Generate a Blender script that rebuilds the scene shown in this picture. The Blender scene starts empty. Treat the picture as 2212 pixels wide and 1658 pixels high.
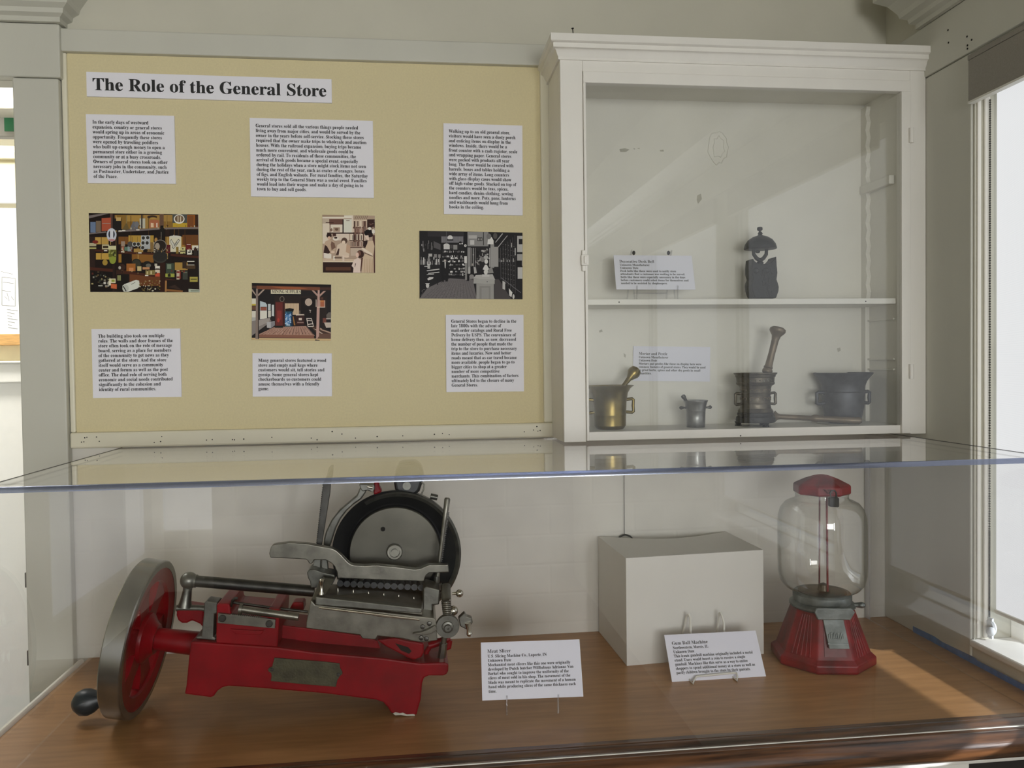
import bpy, bmesh, math, random
from mathutils import Vector, Matrix
random.seed(7)
S = bpy.context.scene
COL = S.collection
# ---------------------------------------------------------------- camera
EYE = Vector((0.0, -1.85, 1.55)); FPX = 1765.0
def _axes(yaw, pitch, roll):
    y, p, r = map(math.radians, (yaw, pitch, roll))
    f = Vector((math.sin(y)*math.cos(p), math.cos(y)*math.cos(p), math.sin(p)))
    rt = Vector((math.cos(y), -math.sin(y), 0)); up = rt.cross(f)
    return rt*math.cos(r)+up*math.sin(r), -rt*math.sin(r)+up*math.cos(r), f
RT, UP, FW = _axes(6.7, -1.4, -0.734)
cd = bpy.data.cameras.new('camera'); cd.sensor_width = 36.0; cd.lens = 36.0*FPX/2212.0
cd.clip_start = 0.02
cam = bpy.data.objects.new('camera', cd); COL.objects.link(cam)
cam.matrix_world = Matrix(((RT.x, UP.x, -FW.x, EYE.x), (RT.y, UP.y, -FW.y, EYE.y), (RT.z, UP.z, -FW.z, EYE.z), (0, 0, 0, 1)))
S.camera = cam
# ---------------------------------------------------------------- look, world, lights
S.view_settings.view_transform = 'Standard'; S.view_settings.look = 'None'
S.view_settings.exposure = 0.32; S.view_settings.gamma = 1.0; S.view_settings.use_curve_mapping = False
S.cycles.max_bounces = 10; S.cycles.diffuse_bounces = 5; S.cycles.glossy_bounces = 5
S.cycles.transparent_max_bounces = 24; S.cycles.sample_clamp_indirect = 4.0
S.cycles.caustics_reflective = False; S.cycles.caustics_refractive = False
W = bpy.data.worlds.new('sky'); S.world = W; W.use_nodes = True
W.node_tree.nodes['Background'].inputs[0].default_value = (0.75, 0.86, 1.0, 1)
W.node_tree.nodes['Background'].inputs[1].default_value = 1.0
def area(name, loc, target, sx, sy, power, col):
    l = bpy.data.lights.new(name, 'AREA'); l.shape = 'RECTANGLE'; l.size = sx; l.size_y = sy
    l.energy = power; l.color = col
    o = bpy.data.objects.new(name, l); COL.objects.link(o); o.location = loc
    o.rotation_euler = (Vector(target)-Vector(loc)).to_track_quat('-Z', 'Y').to_euler()
    return o
# side-window daylight behind the camera; rear and far-room lamps are added fill
area('side_window_light', (1.10, -4.42, 1.50), (-.2, -4.30, 1.50), 1.0, 1.2, 84, (0.96, 0.98, 1.0))
area('rear_fill', (0.25, -5.12, 1.55), (0.2, 0, 1.45), 1.4, 1.1, 36, (0.98, 0.985, 1.0))  # added fill from behind; the rear wall has no window here
area('far_room_fill', (-1.3, 0.35, 2.55), (-1.1, 1.0, 0.9), .8, 0.3, 16, (1.0, 0.98, 0.94))  # added lamp under the far ceiling that whitens the wainscot
BLIND_GLOW = 0.66  # daylight through the blinds, put into the fabric as its own glow
sun = bpy.data.lights.new('sun', 'SUN'); sun.energy = 6.0; sun.angle = math.radians(1.5); sun.color = (0.92, 0.95, 1.0)
so = bpy.data.objects.new('sun', sun); COL.objects.link(so)
so.rotation_euler = Vector((-0.75, 0.60, -0.315)).to_track_quat('-Z', 'Y').to_euler()

# ---------------------------------------------------------------- geometry of the photograph
def ray(px, py):
    return RT*((px-1106)/FPX) - UP*((py-829)/FPX) + FW
def at(px, py, Y):
    d = ray(px, py); return EYE + d*((Y-EYE.y)/d.y)
def atz(px, py, Z):
    d = ray(px, py); return EYE + d*((Z-EYE.z)/d.z)
def atx(px, py, X):
    d = ray(px, py); return EYE + d*((X-EYE.x)/d.x)
def onp(px, py, P, n):
    d = ray(px, py); return EYE + d*((P-EYE).dot(n)/d.dot(n))
def mpp(p):                                   # metres per photo pixel at a point
    return (p-EYE).dot(FW)/FPX
class View:                                   # coordinates taken from a magnified crop of the photograph
    def __init__(s, ox, oy, k): s.ox, s.oy, s.k = ox, oy, k
    def px(s, x, y): return s.ox+x/s.k, s.oy+y/s.k
    def p(s, x, y, Y): return at(*s.px(x, y), Y)
    def poly(s, pts, Y): return [(q.x, q.z) for q in (s.p(x, y, Y) for x, y in pts)]
    def m(s, n, Y=-0.35): return n/s.k*(Y-EYE.y)/FPX
# ---------------------------------------------------------------- materials
def srgb(c):
    if isinstance(c, str): c = [int(c[i:i+2], 16)/255 for i in (0, 2, 4)]
    return tuple(x/12.92 if x <= .04045 else ((x+.055)/1.055)**2.4 for x in c)+(1,)
MATS = {}
def nd(nt, t, **k):
    n = nt.nodes.new(t)
    for a, b in k.items(): setattr(n, a, b)
    return n
def mat(name, col, rough=.5, metal=0., var=.06, scale=30., bump=0., bscale=None, stretch=(1, 1, 1), spec=.5, coat=0., col2=None):
    """principled material with procedural colour mottling and bump"""
    m = bpy.data.materials.new(name); m.use_nodes = True; nt = m.node_tree
    b = nt.nodes['Principled BSDF']
    b.inputs['Roughness'].default_value = rough; b.inputs['Metallic'].default_value = metal
    b.inputs['Specular IOR Level'].default_value = spec; b.inputs['Coat Weight'].default_value = coat
    c = srgb(col)
    tc = nd(nt, 'ShaderNodeTexCoord'); mp = nd(nt, 'ShaderNodeMapping'); mp.inputs['Scale'].default_value = stretch
    nt.links.new(tc.outputs['Object'], mp.inputs['Vector'])
    nz = nd(nt, 'ShaderNodeTexNoise'); nz.inputs['Scale'].default_value = scale; nz.inputs['Detail'].default_value = 5
    nt.links.new(mp.outputs['Vector'], nz.inputs['Vector'])
    rp = nd(nt, 'ShaderNodeValToRGB')
    c2 = srgb(col2) if col2 else tuple(x*(1-2*var) for x in c[:3])+(1,)
    rp.color_ramp.elements[0].position = .32; rp.color_ramp.elements[1].position = .68
    rp.color_ramp.elements[0].color = c2
    rp.color_ramp.elements[1].color = tuple(min(1, x*(1+var)) for x in c[:3])+(1,)
    nt.links.new(nz.outputs['Fac'], rp.inputs['Fac']); nt.links.new(rp.outputs['Color'], b.inputs['Base Color'])
    if bump:
        n2 = nd(nt, 'ShaderNodeTexNoise'); n2.inputs['Scale'].default_value = bscale or scale*3
        n2.inputs['Detail'].default_value = 3
        nt.links.new(mp.outputs['Vector'], n2.inputs['Vector'])
        bp = nd(nt, 'ShaderNodeBump'); bp.inputs['Strength'].default_value = bump; bp.inputs['Distance'].default_value = .002
        nt.links.new(n2.outputs['Fac'], bp.inputs['Height']); nt.links.new(bp.outputs['Normal'], b.inputs['Normal'])
    MATS[name] = m; return m
mat('wall_paint', 'c8c5b6', .6, var=.02, scale=6, bump=.15, bscale=90)
mat('casing_paint', 'c6c5ba', .5, var=.02, scale=8, bump=.12, bscale=60, stretch=(1, 1, .2))
mat('cream_trim', 'e0dbc6', .45, var=.02, scale=8, bump=.1, bscale=60)
mat('white_trim', 'e6e3dc', .42, var=.02, scale=9, bump=.18, bscale=70, stretch=(1, 1, .3))
mat('cabinet_inside', 'e2dfd6', .5, var=.025, scale=7, bump=.2, bscale=70)
mat('panel_cloth', 'd8cca4', .85, var=.02, scale=250, bump=.2, bscale=700)
mat('foam_board', 'e9e8f0', .7, var=.01, scale=5)
mat('card_white', 'e6e6f2', .7, var=.01, scale=5)
mat('ink', '121214', .6, var=.02)
mat('hole', '17130f', .9, var=.1)
mat('floor_wood', '40301f', .85, var=.2, scale=8, stretch=(1, 8, 1), spec=.08)
mat('ceiling_paint', 'a9a497', .7, var=.01)
mat('red_enamel', '7c0010', .36, var=.12, scale=18, bump=.08, bscale=120, coat=.0, spec=.25)
mat('red_old', '7c1018', .38, var=.3, scale=22, bump=.12, bscale=110, coat=.1, spec=.35)
mat('grey_cast', '6e6e68', .38, metal=.85, var=.16, scale=40, bump=.12, bscale=200)
mat('steel_worn', '7f7d74', .34, metal=.9, var=.16, scale=35, bump=.08, bscale=160)
mat('steel_dark', '4b4a47', .38, metal=.85, var=.2, scale=30, bump=.1, bscale=150)
mat('blade_dark', '3a3b3c', .34, metal=.8, var=.12, scale=12)
mat('blade_face', '57554d', .36, metal=.8, var=.1, scale=14)
mat('rim_steel', '8a8881', .27, metal=.9, var=.1, scale=20)
mat('chrome', 'c4c0b4', .2, metal=1., var=.06)
mat('olive_plate', '454330', .45, metal=.4, var=.2, scale=40, bump=.2, bscale=260)
mat('black_knob', '18242a', .4, var=.1)
mat('zinc', '7d8280', .42, metal=.7, var=.18, scale=40, bump=.2, bscale=130)
mat('brass', '7c6c40', .3, metal=1., var=.2, scale=18)
mat('pewter', '8d8d8b', .32, metal=.95, var=.08, scale=30)
mat('bronze_dark', '5d564b', .4, metal=.75, var=.25, scale=40, bump=.25, bscale=120)
mat('iron_black', '18181b', .5, metal=.4, var=.2, scale=40, bump=.5, bscale=70)
mat('lead_grey', '54565c', .5, metal=.5, var=.2, scale=30, bump=.2, bscale=90)
mat('pestle_brown', '7a6d5c', .45, metal=.5, var=.12, scale=40)
mat('wire_white', 'dddbd2', .35, var=.03)
mat('plinth_paint', 'dcdad4', .6, var=.015, scale=8)
mat('blue_tape', '3f73b4', .6, var=.15, scale=60)
mat('rod_red', '6a2428', .35, var=.2)
mat('padlock', '35332f', .45, metal=.6, var=.2)
mat('counter_edge', '5f3d24', .28, var=.45, scale=9, stretch=(.9, 14, 14), bump=.2, bscale=14, col2='2c180e', coat=.4)
mat('counter_wood', 'a97d50', .36, var=.1, scale=9, stretch=(1, 9, 1), bump=.04, bscale=30, col2='9c7146', coat=.12)
mat('far_white', 'eeebe2', .5, var=.01)
mat('far_paper', 'f0f2f2', .7, var=.01)
mat('far_beige', 'd2c8a4', .6, var=.02)
mat('sign_green', '1c6a40', .5, var=.05)
mat('sign_grey', '9a978f', .5, var=.05)
mat('tan_wood', 'd8a868', .5, var=.1, stretch=(1, 1, 8))
mat('chain_dark', '4a4a44', .35, metal=.4, var=.1)
mat('blind_case', '8f8a82', .7, var=.04, scale=300, bump=.2, bscale=500)
mat('chip_grey', 'b4b0a4', .7, var=.1)
mat('shade_dark', '2a2724', .8, var=.1)  # painted shade of the counter opening; also darkens the added rear board
mat('clear_plastic_tint', 'c8ccd0', .15, var=.02)
def brick_mat():
    m = mat('brick_paint', 'dbd8d0', .55, var=.03, scale=9, bump=0)
    nt = m.node_tree; b = nt.nodes['Principled BSDF']
    tc = nd(nt, 'ShaderNodeTexCoord'); mp = nd(nt, 'ShaderNodeMapping'); mp.inputs['Rotation'].default_value = (math.pi/2, 0, 0)
    nt.links.new(tc.outputs['Object'], mp.inputs['Vector'])
    br = nd(nt, 'ShaderNodeTexBrick'); br.inputs['Scale'].default_value = 1.0
    br.inputs['Brick Width'].default_value = .2; br.inputs['Row Height'].default_value = .068; br.inputs['Mortar Size'].default_value = .005
    br.inputs['Mortar Smooth'].default_value = 1.0
    nt.links.new(mp.outputs['Vector'], br.inputs['Vector'])
    nz = nd(nt, 'ShaderNodeTexNoise'); nz.inputs['Scale'].default_value = 40
    nt.links.new(tc.outputs['Object'], nz.inputs['Vector'])
    ad = nd(nt, 'ShaderNodeMath', operation='MULTIPLY_ADD'); ad.inputs[1].default_value = .35
    nt.links.new(nz.outputs['Fac'], ad.inputs[0]); nt.links.new(br.outputs['Fac'], ad.inputs[2])
    bp = nd(nt, 'ShaderNodeBump', invert=True); bp.inputs['Strength'].default_value = .09; bp.inputs['Distance'].default_value = .004
    nt.links.new(ad.outputs[0], bp.inputs['Height']); nt.links.new(bp.outputs['Normal'], b.inputs['Normal'])
brick_mat()
def thin_clear(name, r0, tint=(1, 1, 1), rough=0.0, gl=(1, 1, 1), edge=None):
    """a pane you look through: mirror share by angle, the rest passes"""
    m = bpy.data.materials.new(name); m.use_nodes = True; nt = m.node_tree; nt.nodes.clear()
    out = nd(nt, 'ShaderNodeOutputMaterial'); mx = nd(nt, 'ShaderNodeMixShader')
    tr = nd(nt, 'ShaderNodeBsdfTransparent'); tr.inputs[0].default_value = tint+(1,)
    g = nd(nt, 'ShaderNodeBsdfGlossy'); g.inputs['Roughness'].default_value = rough; g.inputs[0].default_value = gl+(1,)
    ge = nd(nt, 'ShaderNodeNewGeometry')
    dp = nd(nt, 'ShaderNodeVectorMath', operation='DOT_PRODUCT')
    nt.links.new(ge.outputs['Incoming'], dp.inputs[0]); nt.links.new(ge.outputs['Normal'], dp.inputs[1])
    ab = nd(nt, 'ShaderNodeMath', operation='ABSOLUTE'); nt.links.new(dp.outputs['Value'], ab.inputs[0])
    om = nd(nt, 'ShaderNodeMath', operation='SUBTRACT'); om.inputs[0].default_value = 1; nt.links.new(ab.outputs[0], om.inputs[1])
    pw = nd(nt, 'ShaderNodeMath', operation='POWER'); pw.inputs[1].default_value = 5; nt.links.new(om.outputs[0], pw.inputs[0])
    ma = nd(nt, 'ShaderNodeMath', operation='MULTIPLY_ADD'); ma.inputs[1].default_value = 1-r0; ma.inputs[2].default_value = r0
    nt.links.new(pw.outputs[0], ma.inputs[0])
    nt.links.new(ma.outputs[0], mx.inputs[0]); nt.links.new(tr.outputs[0], mx.inputs[1]); nt.links.new(g.outputs[0], mx.inputs[2])
    if edge:                                   # rim darkened by angle, painted in for the dark edges of refraction
        mc = nd(nt, 'ShaderNodeMix', data_type='RGBA'); mc.inputs[6].default_value = tint+(1,); mc.inputs[7].default_value = edge+(1,)
        p2 = nd(nt, 'ShaderNodeMath', operation='POWER'); p2.inputs[1].default_value = 2.2; nt.links.new(om.outputs[0], p2.inputs[0])
        nt.links.new(p2.outputs[0], mc.inputs[0]); nt.links.new(mc.outputs[2], tr.inputs[0])
    nt.links.new(mx.outputs[0], out.inputs[0]); MATS[name] = m
thin_clear('acrylic', .032, (.985, .985, .985))
thin_clear('door_glass', .045, (.98, .985, .98))
thin_clear('globe_glass', .09, (.97, .97, .955), edge=(.45, .46, .44))
thin_clear('acrylic_small', .10, (.92, .92, .93))
thin_clear('glare_haze', .35, (.8, .8, .84), .5, (1, 1, 1))  # bright haze painted in for the reflected band on the case's rear edge
thin_clear('acrylic_edge', .22, (.42, .45, .54), .2, (.72, .77, .95))
thin_clear('acrylic_edge_bright', .8, (.9, .9, .95), .2)
def blind_mat():
    m = bpy.data.materials.new('blind_fabric'); m.use_nodes = True; nt = m.node_tree; nt.nodes.clear()
    out = nd(nt, 'ShaderNodeOutputMaterial'); ad = nd(nt, 'ShaderNodeAddShader')
    em = nd(nt, 'ShaderNodeEmission'); df = nd(nt, 'ShaderNodeBsdfDiffuse'); df.inputs[0].default_value = (.22, .22, .22, 1)
    tc = nd(nt, 'ShaderNodeTexCoord'); wv = nd(nt, 'ShaderNodeTexWave', bands_direction='Z'); wv.inputs['Scale'].default_value = 160
    wv.inputs['Distortion'].default_value = .4
    nt.links.new(tc.outputs['Object'], wv.inputs['Vector'])
    rp = nd(nt, 'ShaderNodeValToRGB'); rp.color_ramp.elements[0].color = (.80, .82, .84, 1); rp.color_ramp.elements[1].color = (.95, .96, .97, 1)
    nt.links.new(wv.outputs['Fac'], rp.inputs[0]); nt.links.new(rp.outputs[0], em.inputs[0])
    em.inputs[1].default_value = BLIND_GLOW
    nt.links.new(em.outputs[0], ad.inputs[0]); nt.links.new(df.outputs[0], ad.inputs[1]); nt.links.new(ad.outputs[0], out.inputs[0])
    MATS['blind_fabric'] = m
blind_mat()
def emis(name, col, k):
    m = bpy.data.materials.new(name); m.use_nodes = True; nt = m.node_tree; nt.nodes.clear()
    out = nd(nt, 'ShaderNodeOutputMaterial'); em = nd(nt, 'ShaderNodeEmission')
    em.inputs[0].default_value = srgb(col); em.inputs[1].default_value = k
    nt.links.new(em.outputs[0], out.inputs[0]); MATS[name] = m
emis('bright_pane', 'fffdf5', 1.05)
emis('day_pane', 'f4f8ff', 1.1)
def print_mat():
    m = bpy.data.materials.new('printed_paper'); m.use_nodes = True; nt = m.node_tree
    b = nt.nodes['Principled BSDF']; b.inputs['Roughness'].default_value = .5; b.inputs['Specular IOR Level'].default_value = .15
    a = nd(nt, 'ShaderNodeAttribute', attribute_name='Col'); nt.links.new(a.outputs['Color'], b.inputs['Base Color'])
    MATS['printed_paper'] = m
print_mat()

# ---------------------------------------------------------------- object helpers
def thing(name, label, cat, loc=(0, 0, 0), group=None):
    o = bpy.data.objects.new(name, None); COL.objects.link(o); o.location = loc; o.empty_display_size = .02
    o['label'] = label; o['category'] = cat
    if group: o['group'] = group
    return o
def wloc(o):
    v = Vector(o.location)
    while o.parent: o = o.parent; v = v+Vector(o.location)
    return v
def tag(o, label, cat, group=None):
    o['label'] = label; o['category'] = cat
    if group: o['group'] = group
    return o
class MB:
    """collects shapes in world coordinates, then becomes ONE mesh object"""
    def __init__(s): s.v = []; s.f = []; s.c = []; s.mi = []; s.cm = 0
    def face(s, idx, col=None): s.f.append(tuple(idx)); s.c.append(col); s.mi.append(s.cm)
    def verts(s, pts):
        n = len(s.v); s.v += [Vector(p) for p in pts]; return n
    def box(s, a, b):
        x0, y0, z0 = a; x1, y1, z1 = b
        n = s.verts([(x0, y0, z0), (x1, y0, z0), (x1, y1, z0), (x0, y1, z0), (x0, y0, z1), (x1, y0, z1), (x1, y1, z1), (x0, y1, z1)])
        for q in ((0, 3, 2, 1), (4, 5, 6, 7), (0, 1, 5, 4), (1, 2, 6, 5), (2, 3, 7, 6), (3, 0, 4, 7)): s.face([n+i for i in q])
        return s
    def hexa(s, p):                            # 8 free corners: bottom ring then top ring
        n = s.verts(p)
        for q in ((0, 3, 2, 1), (4, 5, 6, 7), (0, 1, 5, 4), (1, 2, 6, 5), (2, 3, 7, 6), (3, 0, 4, 7)): s.face([n+i for i in q])
        return s
    def prism(s, xz, y0, y1):                  # outline in x,z pushed from y0 (front) to y1
        k = len(xz); n = s.verts([(x, y0, z) for x, z in xz]+[(x, y1, z) for x, z in xz])
        s.face(range(n, n+k)); s.face(reversed(range(n+k, n+2*k)))
        for i in range(k): j = (i+1) % k; s.face((n+i, n+k+i, n+k+j, n+j))
        return s
    def slab(s, pts, d):                       # any planar outline pushed by vector d
        k = len(pts); d = Vector(d); n = s.verts([Vector(p) for p in pts]+[Vector(p)+d for p in pts])
        s.face(range(n, n+k)); s.face(reversed(range(n+k, n+2*k)))
        for i in range(k): j = (i+1) % k; s.face((n+i, n+k+i, n+k+j, n+j))
        return s
    def lathe(s, prof, org, axis=(0, 0, 1), seg=40, ref=None, ph=0.):   # prof: (radius, height along axis)
        ax = Vector(axis).normalized(); org = Vector(org)
        a = Vector(ref) if ref else (Vector((1, 0, 0)) if abs(ax.x) < .9 else Vector((0, 0, 1)))
        a = (a-ax*a.dot(ax)).normalized(); b = ax.cross(a); rings = []
        for r, h in prof:
            if r < 1e-7: rings.append([s.verts([org+ax*h])])
            else:
                n = s.verts([org+ax*h+(a*math.cos(t)+b*math.sin(t))*r for t in (ph+2*math.pi*i/seg for i in range(seg))])
                rings.append(list(range(n, n+seg)))
        for A, B in zip(rings, rings[1:]):
            for i in range(seg):
                j = (i+1) % seg
                if len(A) == 1 and len(B) == 1: continue
                if len(A) == 1: s.face((A[0], B[i], B[j]) if 0 else (A[0], B[j], B[i]))
                elif len(B) == 1: s.face((A[i], A[j], B[0]))
                else: s.face((A[i], A[j], B[j], B[i]))
        return s
    def ball(s, c, r, seg=20, sc=(1, 1, 1)):
        n0 = len(s.v); k = seg//2
        s.lathe([(r*math.sin(math.pi*i/k) if 0 < i < k else 0, -r*math.cos(math.pi*i/k)) for i in range(k+1)], (0, 0, 0), seg=seg)
        for i in range(n0, len(s.v)):
            v = s.v[i]; s.v[i] = Vector((v.x*sc[0], v.y*sc[1], v.z*sc[2]))+Vector(c)
        return s
    def tube(s, pts, r, seg=12, closed=False):
        P = [Vector(p) for p in pts]; k = len(P); rr = r if isinstance(r, (list, tuple)) else [r]*k; rings = []
        t0 = (P[1]-P[0]).normalized(); a = t0.orthogonal().normalized()
        for i in range(k):
            if closed: t = (P[(i+1) % k]-P[i-1]).normalized()
            else: t = ((P[min(i+1, k-1)]-P[i]).normalized()+(P[i]-P[max(i-1, 0)]).normalized()).normalized()
            a = (a-t*a.dot(t)).normalized(); b = t.cross(a)
            n = s.verts([P[i]+(a*math.cos(2*math.pi*q/seg)+b*math.sin(2*math.pi*q/seg))*rr[i] for q in range(seg)]); rings.append(n)
        for i in range(k if closed else k-1):
            A, B = rings[i], rings[(i+1) % k]
            for q in range(seg): w = (q+1) % seg; s.face((A+q, A+w, B+w, B+q))
        if not closed:
            s.face([rings[0]+q for q in reversed(range(seg))]); s.face([rings[-1]+q for q in range(seg)])
        return s
    def poly(s, pts, col=None):
        n = s.verts(pts); s.face(range(n, n+len(pts)), col); return s
    def sweep(s, prof, path):
        """prof (out, z); path: list of (point xy, out-direction xy)"""
        k = len(prof); rings = []
        for (x, y), (ox, oy) in path: rings.append(s.verts([(x+ox*o, y+oy*o, z) for o, z in prof]))
        for A, B in zip(rings, rings[1:]):
            for i in range(k): j = (i+1) % k; s.face((A+i, A+j, B+j, B+i))
        s.face([rings[0]+i for i in reversed(range(k))]); s.face([rings[-1]+i for i in range(k)])
        return s
    def build(s, name, m, parent=None, smooth=None, bevel=0, seg=2):
        org = wloc(parent) if parent else Vector((0, 0, 0))
        me = bpy.data.meshes.new(name); me.from_pydata([v-org for v in s.v], [], s.f)
        ms = m if isinstance(m, (list, tuple)) else [m]
        for q in ms: me.materials.append(MATS[q] if isinstance(q, str) else q)
        if len(ms) > 1: me.polygons.foreach_set('material_index', s.mi)
        if any(c is not None for c in s.c):
            at_ = me.color_attributes.new('Col', 'FLOAT_COLOR', 'CORNER')
            for p, c in zip(me.polygons, s.c):
                for li in p.loop_indices: at_.data[li].color = c or (1, 1, 1, 1)
        else:
            bm = bmesh.new(); bm.from_mesh(me); bmesh.ops.recalc_face_normals(bm, faces=bm.faces); bm.to_mesh(me); bm.free()
        if smooth:
            me.polygons.foreach_set('use_smooth', [True]*len(me.polygons)); me.set_sharp_from_angle(angle=math.radians(smooth))
        me.update()
        o = bpy.data.objects.new(name, me); COL.objects.link(o)
        if parent: o.parent = parent
        if bevel:
            md = o.modifiers.new('edge', 'BEVEL'); md.width = bevel; md.segments = seg; md.limit_method = 'ANGLE'; md.angle_limit = math.radians(40)
        return o
def struct(name, mb, m, parent=None, **k):
    o = mb.build(name, m, parent, **k)
    if not parent: o['kind'] = 'structure'
    return o
def arc(cx, cy, r, a0, a1, n):
    return [(cx+r*math.cos(math.radians(a0+(a1-a0)*i/n)), cy+r*math.sin(math.radians(a0+(a1-a0)*i/n))) for i in range(n+1)]
def teeth(p, q, n, d):                          # saw teeth from p to q, sticking out by d on the left of p>q
    dx, dy = (q[0]-p[0])/n, (q[1]-p[1])/n; L = math.hypot(dx, dy); nx, ny = dy/L*d, -dx/L*d; out = []
    for i in range(n):
        x, y = p[0]+dx*i, p[1]+dy*i; out += [(x, y), (x+dx*.85+nx, y+dy*.85+ny)]
    return out+[q]
# ================================================================ SETTING
XR = 1.1265; ZC = 0.9266; ZT = 1.3805; CEIL = 2.75; XL = -1.75; YB = -5.2
YC = -0.163                                     # plane of the wall cabinet's front
w = MB()
w.box((-.80, 0, 0), (XR+.14, .05, 1.38)); w.cm = 1
w.box((-.80, 0, 1.38), (XR+.14, .05, CEIL)); w.box((-1.66, 0, 2.20), (-.80, .05, CEIL)); w.box((XL, 0, 0), (-1.66, .05, CEIL))
struct('wall_back', w, ['brick_paint', 'wall_paint'])
WIN = [(-1.23, -.312), (-2.33, -1.42)]; ZS = .966; ZH = 2.12
w = MB(); ys = [0.0, WIN[0][1], WIN[0][0], WIN[1][1], WIN[1][0], YB]
for i in range(0, 6, 2): w.box((XR, ys[i+1], 0), (XR+.14, ys[i], CEIL))
for a, b in WIN: w.box((XR, a, 0), (XR+.14, b, ZS)); w.box((XR, a, ZH), (XR+.14, b, CEIL))
struct('wall_right', w, 'wall_paint')
w = MB(); w.box((XL-.1, -3.45, 0), (XL, .05, CEIL)); w.box((XL-.1, YB, 0), (XL, -4.95, CEIL)); w.box((XL-.1, -4.95, 0), (XL, -3.45, .33)); w.box((XL-.1, -4.95, 2.15), (XL, -3.45, CEIL))
struct('wall_left', w, 'wall_paint')
w = MB(); w.box((-1.42, YB-.1, 0), (XR+.14, YB, CEIL)); w.box((XL-.1, YB-.1, 0), (-1.42, YB, .42)); w.box((XL-.1, YB-.1, 2.15), (-1.42, YB, CEIL))
struct('wall_rear', w, 'wall_paint')
struct('floor', MB().box((XL-.1, YB-.1, -.05), (XR+.14, 1.4, 0)), 'floor_wood')
struct('ceiling', MB().box((XL-.1, YB-.1, CEIL), (XR+.14, 1.4, CEIL+.05)), 'ceiling_paint')
# the far room seen by the opening on the left
FY = 0.95
def fz(py, off=0.): return at(20, py, FY-off).z
w = MB(); z0, z1 = fz(722), fz(440); XA, XB_ = -1.75, -.2
w.box((-2.6, FY, 0), (.2, FY+.1, z0)); w.box((-2.6, FY, z1), (.2, FY+.1, CEIL)); w.box((-2.6, FY, z0), (XA, FY+.1, z1)); w.box((-.95, FY, z0), (.2, FY+.1, z1))
struct('wall_far', w, 'far_beige')
struct('wall_far_side', MB().box((-2.7, .05, 0), (-2.6, FY+.1, CEIL)), 'far_beige')
struct('wall_far_end', MB().box((.2, .05, 0), (.3, FY+.1, CEIL)), 'far_beige')
w = MB(); x = -1.9; zc = fz(826, .02)
while x < -.2:
    w.box((x, FY-.02, 0), (x+.125, FY, zc)); w.box((x+.125, FY-.014, 0), (x+.135, FY, zc)); x += .135
struct('trim_1', w, 'far_white', bevel=.002)
struct('trim_2', MB().box((-1.9, FY-.05, zc), (-.2, FY, fz(785, .05))).box((-1.9, FY-.07, fz(785, .05)), (-.2, FY, fz(779, .07))), 'far_white', bevel=.004)
o = struct('window_3', MB().box((XA, FY+.07, z0), (-.95, FY+.08, z1)), 'bright_pane')
w = MB(); w.box((XA-.07, FY-.02, z1), (-.88, FY, fz(412, .02))); w.box((XA-.07, FY-.02, z0-.02), (XA, FY, z1)); w.box((-.95, FY-.02, z0-.02), (-.88, FY, z1))
w.build('window_frame', 'far_white', o)
zt3 = fz(288, .06); zb3 = fz(345)
k_ = (zt3-zb3)/.11
w = MB(); w.sweep([(0, zb3), (.02, zb3), (.03, zb3+.03*k_), (.03, zb3+.06*k_), (.06, zb3+.09*k_), (.06, zt3), (0, zt3)], [((-1.9, FY), (0, -1)), ((-.2, FY), (0, -1))])
struct('trim_3', w, 'cream_trim')
g = thing('poster_sheet', 'white printed sheet with line drawings above the wainscot in the far room', 'poster', at(20, 640, FY-.03))
MB().box((at(-60, 575, FY-.03).x, FY-.032, at(0, 718, FY-.03).z), (at(49, 575, FY-.03).x, FY-.03, at(0, 577, FY-.03).z)).build('paper', 'far_paper', g)
lt = MB()
def ln(x0, y0, x1, y1, t=1.2):
    a, b = at(x0, y0, FY-.0325), at(x1, y1, FY-.0325); d = (b-a).normalized(); n_ = Vector((-d.z, 0, d.x))*mpp(a)*t*.5
    lt.poly([a-n_, b-n_, b+n_, a+n_])
for q in [(2, 586, 28, 592), (4, 598, 33, 601), (33, 601, 33, 661), (4, 598, 4, 659), (4, 659, 33, 661), (6, 609, 30, 612), (5, 627, 24, 630), (10, 640, 16, 646), (24, 640, 30, 648), (15, 632, 20, 650)]: ln(*q)
for k in range(7): ln(15+k*.4, 668+k*6.5, 38-(k % 3)*6, 671+k*6.5)
lt.build('lettering', 'sign_grey', g)
g = thing('wood_strip', 'tan wooden strip along the sill below the printed sheet', 'shelf', at(20, 735, FY-.03))
MB().box((at(-60, 745, FY-.03).x, FY-.036, fz(745, .036)), (at(48, 745, FY-.03).x, FY-.0005, fz(721, .036))).build('strip', 'tan_wood', g, bevel=.002)
SY = .50
g = thing('wall_sign', 'grey framed green sign hanging high in the far room', 'sign', at(20, 260, SY))
a, b = at(-80, 293, SY), at(60, 226, SY)
MB().box((a.x, SY, a.z), (b.x, SY+.03, b.z)).build('sign_frame', 'sign_grey', g, bevel=.002)
a, b = at(9.5, 283, SY-.002), at(60, 232, SY-.002)
MB().box((a.x, SY-.002, a.z), (b.x, SY, b.z)).build('sign_panel', 'sign_green', g)
a, b = at(32.5, 278, SY-.003), at(52, 232, SY-.003)
MB().box((a.x, SY-.003, a.z), (b.x, SY-.002, b.z)).build('sign_stripe', 'sign_grey', g)
a, b = at(-40, 226, SY), at(-36, 100, SY)
MB().box((a.x, SY+.01, a.z), (b.x, SY+.02, CEIL)).build('hanger', 'sign_grey', g)
LY = .40
g = thing('ceiling_lamp_box', 'white box light fitting above the green sign in the far room', 'lamp', at(20, 210, LY))
a, b = at(-90, 233, LY), at(38, 180, LY)
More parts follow.
